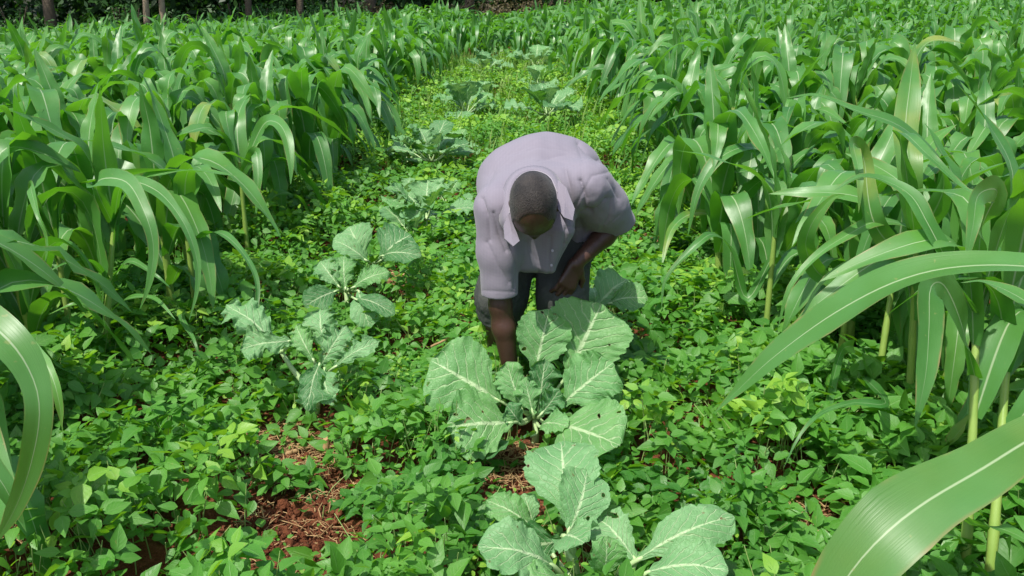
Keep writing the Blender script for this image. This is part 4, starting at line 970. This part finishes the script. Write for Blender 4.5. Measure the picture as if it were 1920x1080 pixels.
# neck opening
sf.cone(NECK*.35+HC*.65, HC+U*.1, .074, .10, .01, sub=True)
sf.cone(HC-U*.02+Fd*.02, HC+Fd*.12-U*.02, .075, .05, .02, sub=True)
V, F = sf.nets(); V = smooth(V, F, 2, .5); N = vnormals(V, F)
def proj(V):
    dx = V-np.array([0, 0, H]); d = dx[:, 1]*cp_ - dx[:, 2]*sp_; up = dx[:, 1]*sp_ + dx[:, 2]*cp_
    return 960+FPX*dx[:, 0]/d, 540-FPX*up/d, d
px, py, _d = proj(V); front = np.clip(.5 - (N@norm(V.mean(0)-np.array([0, 0, H])))*2.0, 0, 1)
FOLDS = [  # photo pixel lines of the folds: points, half width px, height m (+ ridge, - furrow)
    ([(1060, 318), (1068, 350), (1072, 392)], 5, -.016), ([(1074, 322), (1086, 362), (1090, 392)], 6, .010),
    ([(1085, 268), (1100, 284), (1122, 300)], 4, -.018), ([(1084, 258), (1110, 276), (1135, 300)], 6, .010),
    ([(1088, 338), (1098, 372), (1096, 392), (1108, 398)], 5, -.024), ([(1108, 345), (1122, 352), (1128, 368), (1112, 388)], 5, .012),
    ([(1090, 400), (1120, 392), (1136, 372)], 5, -.016), ([(1132, 344), (1148, 368), (1150, 400)], 4, .010), ([(1140, 336), (1160, 372)], 4, -.008),
    ([(1146, 372), (1140, 410), (1128, 430)], 4, -.010), ([(1120, 440), (1150, 410), (1168, 392)], 5, .008),
    ([(903, 372), (915, 410), (918, 450)], 5, -.012), ([(890, 372), (900, 410), (896, 440)], 4, .008), ([(925, 400), (936, 440), (950, 470)], 5, -.014),
    ([(946, 396), (948, 430), (960, 462)], 5, -.016), ([(912, 455), (935, 500), (955, 530)], 5, -.009), ([(900, 480), (925, 530), (950, 550)], 5, .008), ([(960, 470), (970, 500), (966, 540)], 5, -.012),
    ([(955, 310), (985, 296), (1030, 296), (1075, 312)], 6, -.006), ([(940, 330), (965, 300), (1010, 284)], 7, .006), ([(915, 330), (950, 290), (1000, 272)], 6, -.005),
    ([(1052, 300), (1062, 320), (1090, 348)], 6, .008), ([(990, 455), (1005, 490), (1012, 520)], 6, -.012), ([(1033, 445), (1030, 480), (1031, 525)], 3, -.009), ([(1040, 445), (1038, 480), (1037, 520)], 4, .007),
    ([(1062, 430), (1056, 470), (1046, 500)], 5, -.014), ([(1076, 420), (1072, 460), (1060, 480)], 5, .008), ([(1085, 405), (1095, 440), (1092, 480)], 6, -.014), ([(970, 470), (985, 480), (1000, 470)], 5, .006), ([(1072, 400), (1110, 330), (1150, 320)], 4, -.007), ([(1095, 300), (1060, 290), (1010, 300)], 4, -.005), 
    ([(1062, 424), (1090, 430), (1086, 464), (1060, 458)], 2.6, -.004), ([(905, 545), (970, 548)], 2.6, -.0035), ([(925, 322), (905, 372), (912, 400)], 2.8, -.004), ([(1080, 262), (1092, 300), (1090, 340)], 2.8, -.004),
    ([(960, 290), (1010, 276), (1075, 284)], 2.8, -.003), ([(1130, 432), (1160, 405)], 3, -.005)]
disp = np.zeros(len(V))
for pts, wd_, hgt in FOLDS:
    dm = np.full(len(V), 1e9)
    for a, b in zip(pts[:-1], pts[1:]):
        ax_, ay = a; bx_, by_ = b; t = np.clip(((px-ax_)*(bx_-ax_)+(py-ay)*(by_-ay))/((bx_-ax_)**2+(by_-ay)**2), 0, 1)
        dm = np.minimum(dm, np.hypot(px-ax_-t*(bx_-ax_), py-ay-t*(by_-ay)))
    disp += hgt*(.17*np.exp(-(dm/(wd_*2.0))**2) + (.48 if hgt < 0 else 0)*np.exp(-(dm/(wd_*.7))**1.3))*front
crump = np.clip((px-1080)/40, 0, 1)*np.clip((py-310)/40, 0, 1)
disp += .0022*vnoise(V*np.array([12, 9, 16])+4) + (.0002+.0011*crump)*vnoise(V*np.array([48, 38, 52])) + .0014*vnoise(V*np.array([30, 12, 18])+9)
V = V + N*disp[:, None]
s_ = NT('checked_shirt'); ps = s_.pos(); sx_ = s_.t.nodes.new('ShaderNodeSeparateXYZ'); s_.t.links.new(ps, sx_.inputs[0])
def stripes(o, f): return s_.remap(s_.math('SINE', s_.math('MULTIPLY', o, f)), -.9, .9)
g1 = stripes(sx_.outputs[0], 560); g2 = stripes(s_.math('SUBTRACT', sx_.outputs[1], sx_.outputs[2]), 470)
c_ = s_.mix(s_.math('MULTIPLY', s_.math('ADD', g1, g2), .5), (.205, .187, .226), (.217, .198, .238))
c_ = s_.mix(s_.remap(s_.noise(ps, 5, 3), .4, .7, 0, .35), c_, (.22, .21, .245))
mp_ = s_.t.nodes.new('ShaderNodeMapping'); mp_.inputs['Scale'].default_value = (1.0, .45, .55); mp_.inputs['Rotation'].default_value = (.3, .2, .5); s_.set(mp_.inputs['Vector'], ps); sc_ = mp_.outputs[0]
M_SHIRT = s_.plain(c_, .85, s_.bump(s_.math('ADD', s_.noise(sc_, 9, 2, .5), s_.math('MULTIPLY', s_.noise(ps, 120, 2), .08)), .55, .010), .2, **{'Sheen Weight': .15})
shirt = to_obj('shirt', V, F, M_SHIRT, person, PO)
s_ = NT('collar_lining'); M_WHITE = s_.plain((.36, .34, .38), .8)
def band(name, pts, half, thick, hint, mat, n=48, prof=None):
    p = spline([P(*q) for q in pts], n); t = norm(np.gradient(p, axis=0)); hn = np.asarray(hint, float)
    if hn.ndim == 1: hn = np.broadcast_to(hn, (n, 3))
    else: hn = np.stack([np.interp(np.linspace(0, 1, n), np.linspace(0, 1, len(hn)), hn[:, i]) for i in range(3)], -1)
    hn = norm(hn - t*np.sum(hn*t, -1, keepdims=True)); s = np.cross(t, hn)
    hw = half*(np.ones(n) if prof is None else np.interp(np.linspace(0, 1, n), np.linspace(0, 1, len(prof)), prof))
    v = np.stack([p-s*hw[:, None]-hn*thick, p+s*hw[:, None]-hn*thick, p+s*hw[:, None]+hn*thick, p-s*hw[:, None]+hn*thick], 1)
    mb = MB(); mb.add(v-PO, gridf(n, 4, True)); mb.add((v[0]-PO), [[0, 1, 2, 3]]); mb.add((v[-1]-PO), [[3, 2, 1, 0]])
    return link(name, mb.mesh(name, mat), shirt)
CP = [(958, 446, 3.16), (948, 410, 3.17), (949, 362, 3.20), (966, 329, 3.23), (1000, 316, 3.24), (1032, 326, 3.22), (1050, 356, 3.19), (1060, 392, 3.16), (1066, 424, 3.14)]
band('collar', CP, .019, .0016, [(-.6, -.7, .3), (-.7, -.5, .5), (0, -.35, .95), (.7, -.5, .5), (.5, -.8, .3)], M_SHIRT, prof=[.3, 1.6, 1.1, 1, 1, 1, 1.25, 1.9, .3])
band('collar_lining', [(955, 400, 3.155), (957, 362, 3.175), (973, 331, 3.195), (1001, 320, 3.205), (1030, 331, 3.19), (1045, 360, 3.165)], .0014, .0010, [(0, -1, .2)]*2, M_WHITE)
def flap(pts):
    p = np.array([P(*q) for q in pts]); c = p.mean(0); nn = norm(np.cross(p[1]-p[0], p[-1]-p[0])); nn = nn if nn[1] < 0 else -nn
    mb = MB(); n = len(p); top = np.vstack([p+nn*.002, [c+nn*.008]]); bot = np.vstack([p-nn*.002, [c-nn*.002]]); V_ = np.vstack([top, bot])-PO
    F_ = [[i, (i+1) % n, n, n] for i in range(n)] + [[(i+1) % n+n+1, i+n+1, 2*n+1, 2*n+1] for i in range(n)] + [[i, i+n+1, (i+1) % n+n+1, (i+1) % n] for i in range(n)]
    mb.add(V_, F_); link('collar_flap', mb.mesh('collar_flap', M_SHIRT, False), shirt)
flap([(1046, 338, 3.16), (1062, 352, 3.13), (1078, 392, 3.10), (1074, 414, 3.09), (1058, 408, 3.08), (1046, 392, 3.10)])
flap([(952, 400, 3.13), (944, 424, 3.10), (946, 448, 3.09), (962, 462, 3.08), (974, 452, 3.09), (966, 430, 3.11)])
for bpt in ((1036, 470, 3.31), (1034, 497, 3.335)):
    c = P(*bpt); mb = MB(); tube(mb, np.array([c, c+[0, -.004, .001]])-PO, .005, 10); link('button', mb.mesh('button', M_WHITE), shirt)
# --- shorts
qf = Field((-.22, 3.15, .34), (.45, 3.95, 1.08), .005)
qf.chain([HPR, (HPR+HPL)/2, HPL], [.125, .12, .125], .05)
qf.cone((HPR+HPL)/2+[0, -.04, -.02], (HPR+HPL)/2+[0, -.16, -.31], .11, .05, .05)
for a, b, an in ((HPR, KNR, ANR), (HPL, KNL, ANL)):
    hem = b+norm(an-b)*.085
    qf.chain([a, a*.5+b*.5, b, hem+[0, 0, -.04]], [.118, .112, .098, .090], .035)
for b, an in ((KNR, ANR), (KNL, ANL)):
    dr = norm(an-b); hem = b+dr*.085; qf.cut(hem, dr, .12, hem+dr*.10); qf.cone(hem-dr*.03, hem+dr*.06, .076, .080, 0, sub=True)
V, F = qf.nets(); V = smooth(V, F, 2, .5); N = vnormals(V, F)
V = V + N*(.006*vnoise(V*np.array([22, 22, 14])) + .0025*vnoise(V*60))[:, None]
M_SHORTS = mat_simple('grey_shorts', (.045, .050, .046), (.075, .080, .070), 30, .85, .4, .005, .2)
to_obj('shorts', V, F, M_SHORTS, person, PO)

# ------------------------------------------------------------------ woodland edge
def clump_leaves(mb, c, R, n, r, size):
    d = norm(r.normal(0, 1, (n, 3))); rad = r.random(n)**.45; p = c + d*rad[:, None]*R
    q = np.linalg.norm(vnoise(p*1.1+3)[..., None], axis=-1); keep = vnoise(p*1.3+7) > -.35; p = p[keep]; n = len(p)
    nr = norm(r.normal(0, 1, (n, 3))+[0, -.2, .8]); t = norm(np.cross(nr, r.normal(0, 1, (n, 3)))); b = np.cross(nr, t)
    L = size*r.uniform(.6, 1.3, n)[:, None]; W_ = L*.45
    V = np.stack([p-t*L, p+b*W_, p+t*L, p-b*W_], 1); F = np.arange(n*4).reshape(-1, 4)
    mb.add(V.reshape(-1, 3), F, np.repeat(np.stack([np.zeros(n), np.zeros(n), r.random(n)], -1), 4, 0))
trees = [(-18.2, 25.5, 'dark', 'dark'), (-15.6, 25.2, 'slim', 'dark'), (-13.0, 26.6, 'dark', 'dark'), (-9.95, 25.6, 'pale', 'pale'), (-9.55, 25.7, 'pale', 'pale'), (-7.6, 27.3, 'slim', 'dark'), (-6.3, 27.8, 'slim', 'dark'),
         (-4.4, 29.3, 'dark', 'dark'), (-1.5, 31, 'dark', 'dark'), (1.6, 33, 'dark', 'dark'), (5.2, 36.5, 'slim', 'dark'), (9, 37, 'dark', 'dark'), (13.5, 37, 'slim', 'dark'), (18, 37, 'dark', 'dark')]
tl = ['leftmost dark tree of the woodland behind the maize', 'slim tree second from the left at the woodland edge', 'dark trunked tree third from the left at the woodland edge',
      'left one of the two close pale trunks behind the maize', 'right one of the two close pale trunks behind the maize', 'slim tree just right of the two pale trunks', 'second slim tree right of the two pale trunks',
      'thick dark trunked tree left of the brown brush', 'dark tree above the brown brush pile', 'dark tree behind the far end of the bean strip', 'slim far tree above the right half of the field',
      'far dark tree behind the right maize block', 'slim tree near the right end of the far tree line', 'rightmost dark tree of the far tree line']
def tree(x, y, kind, bark, label, seed):
    r = np.random.default_rng(seed); z0 = float(ground_z(x, y)); o = empty('tree', (x, y, z0)); tag(o, label, 'tree', 'trees at the woodland edge')
    hgt = r.uniform(6, 8.5); rad = .16 if kind == 'dark' else .10
    if kind == 'pale': rad = .085
    mb = MB(); top = np.array([r.normal(0, .3), r.normal(0, .3), hgt]); p = spline([[0, 0, -.1], top*.35+[.08, 0, 0], top*.7, top], 12); tube(mb, p, rad*np.linspace(1.1, .3, 12), 9)
    crown = MB()
    for k in range(9):
        t = r.uniform(.32, .95); a = p[int(t*11)]; az = r.uniform(0, 6.28); L = r.uniform(.9, 2.0)*(1.2-t*.6); b = a + np.array([math.cos(az)*L, math.sin(az)*L, r.uniform(.3, 1.0)])
        q = spline([a, (a+b)/2+[0, 0, .15], b], 6); tube(mb, q, np.linspace(rad*.4, .02, 6), 5); clump_leaves(crown, b, np.array([1.1, 1.1, .8]), 260, r, .11)
    clump_leaves(crown, top, np.array([1.6, 1.6, 1.3]), 600, r, .12)
    link('trunk', mb.mesh('trunk', M_BARKP if bark == 'pale' else M_BARK), o); link('crown', crown.mesh('crown', M_TREE, False), o)
for i, (x, y, k, b) in enumerate(trees): tree(x, y, k, b, tl[i], 40+i)
bushes = []; ZC = {}
for i in range(22):
    x = -17.5 + i*1.02 + rng.uniform(-.3, .3); bushes.append((x, edge_y(x)+1.0+rng.uniform(0, .9)))
for i, (x, y) in enumerate(bushes):
    r = np.random.default_rng(80+i); z0 = float(ground_z(x, y)); o = empty('bush', (x, y, z0))
    dry = -4.5 < x < 2
    ordw = ['first','second','third','fourth','fifth','sixth','seventh','eighth','ninth','tenth']
    zone = 'left of the two pale trunks' if x < -10.5 else ('between the pale trunks and the brown brush' if x < -4.5 else 'in the brown brush at the field\'s far edge')
    tag(o, ('brownish brush heap ' if dry else 'dark green leafy bush ')+zone.replace('at the field\'s far edge', 'zone') +', '+ordw[ZC.setdefault(zone, 0)]+' from left', 'bush', 'bushes at the woodland edge'); ZC[zone] += 1
    mb = MB(); st = MB(); hb = r.uniform(.9, 1.6)*(.75 if dry else 1)
    for k in range(6): c = np.array([r.normal(0, .45), r.normal(0, .3), hb*r.uniform(.25, .8)]); clump_leaves(mb, c, np.array([.55, .5, .45]), 230, r, .055)
    for k in range(5): a = r.uniform(0, 6.28); tube(st, spline([[0, 0, 0], [.15*math.cos(a), .15*math.sin(a), hb*.5], [.4*math.cos(a), .4*math.sin(a), hb]], 5), .012, 4)
    link('foliage', mb.mesh('foliage', M_DRYB if dry else M_BUSH, False), o); link('stems', st.mesh('stems', M_BARK), o)
wb = MB(); r = np.random.default_rng(77)
for i in range(150):
    x = r.uniform(-34, 34); y = 31 + .30*(x+4) + r.uniform(2, 5) if x < 12 else r.uniform(41, 44)
    for zz in (0.2, 0.9, 1.9, 3.2): clump_leaves(wb, np.array([x, y, zz]), np.array([1.9, 1.2, 1.4]), 330, r, .17)
o = link('deep_woodland', wb.mesh('deep_woodland', M_TREE, False)); tag(o, 'dark mass of woodland foliage beyond the first trees', 'woodland', kind='stuff')
print('objects', len(bpy.data.objects), 'near maize', min(NEAR, len(inview)), 'far', max(0, len(inview)-NEAR), 'soy verts', soy.n)
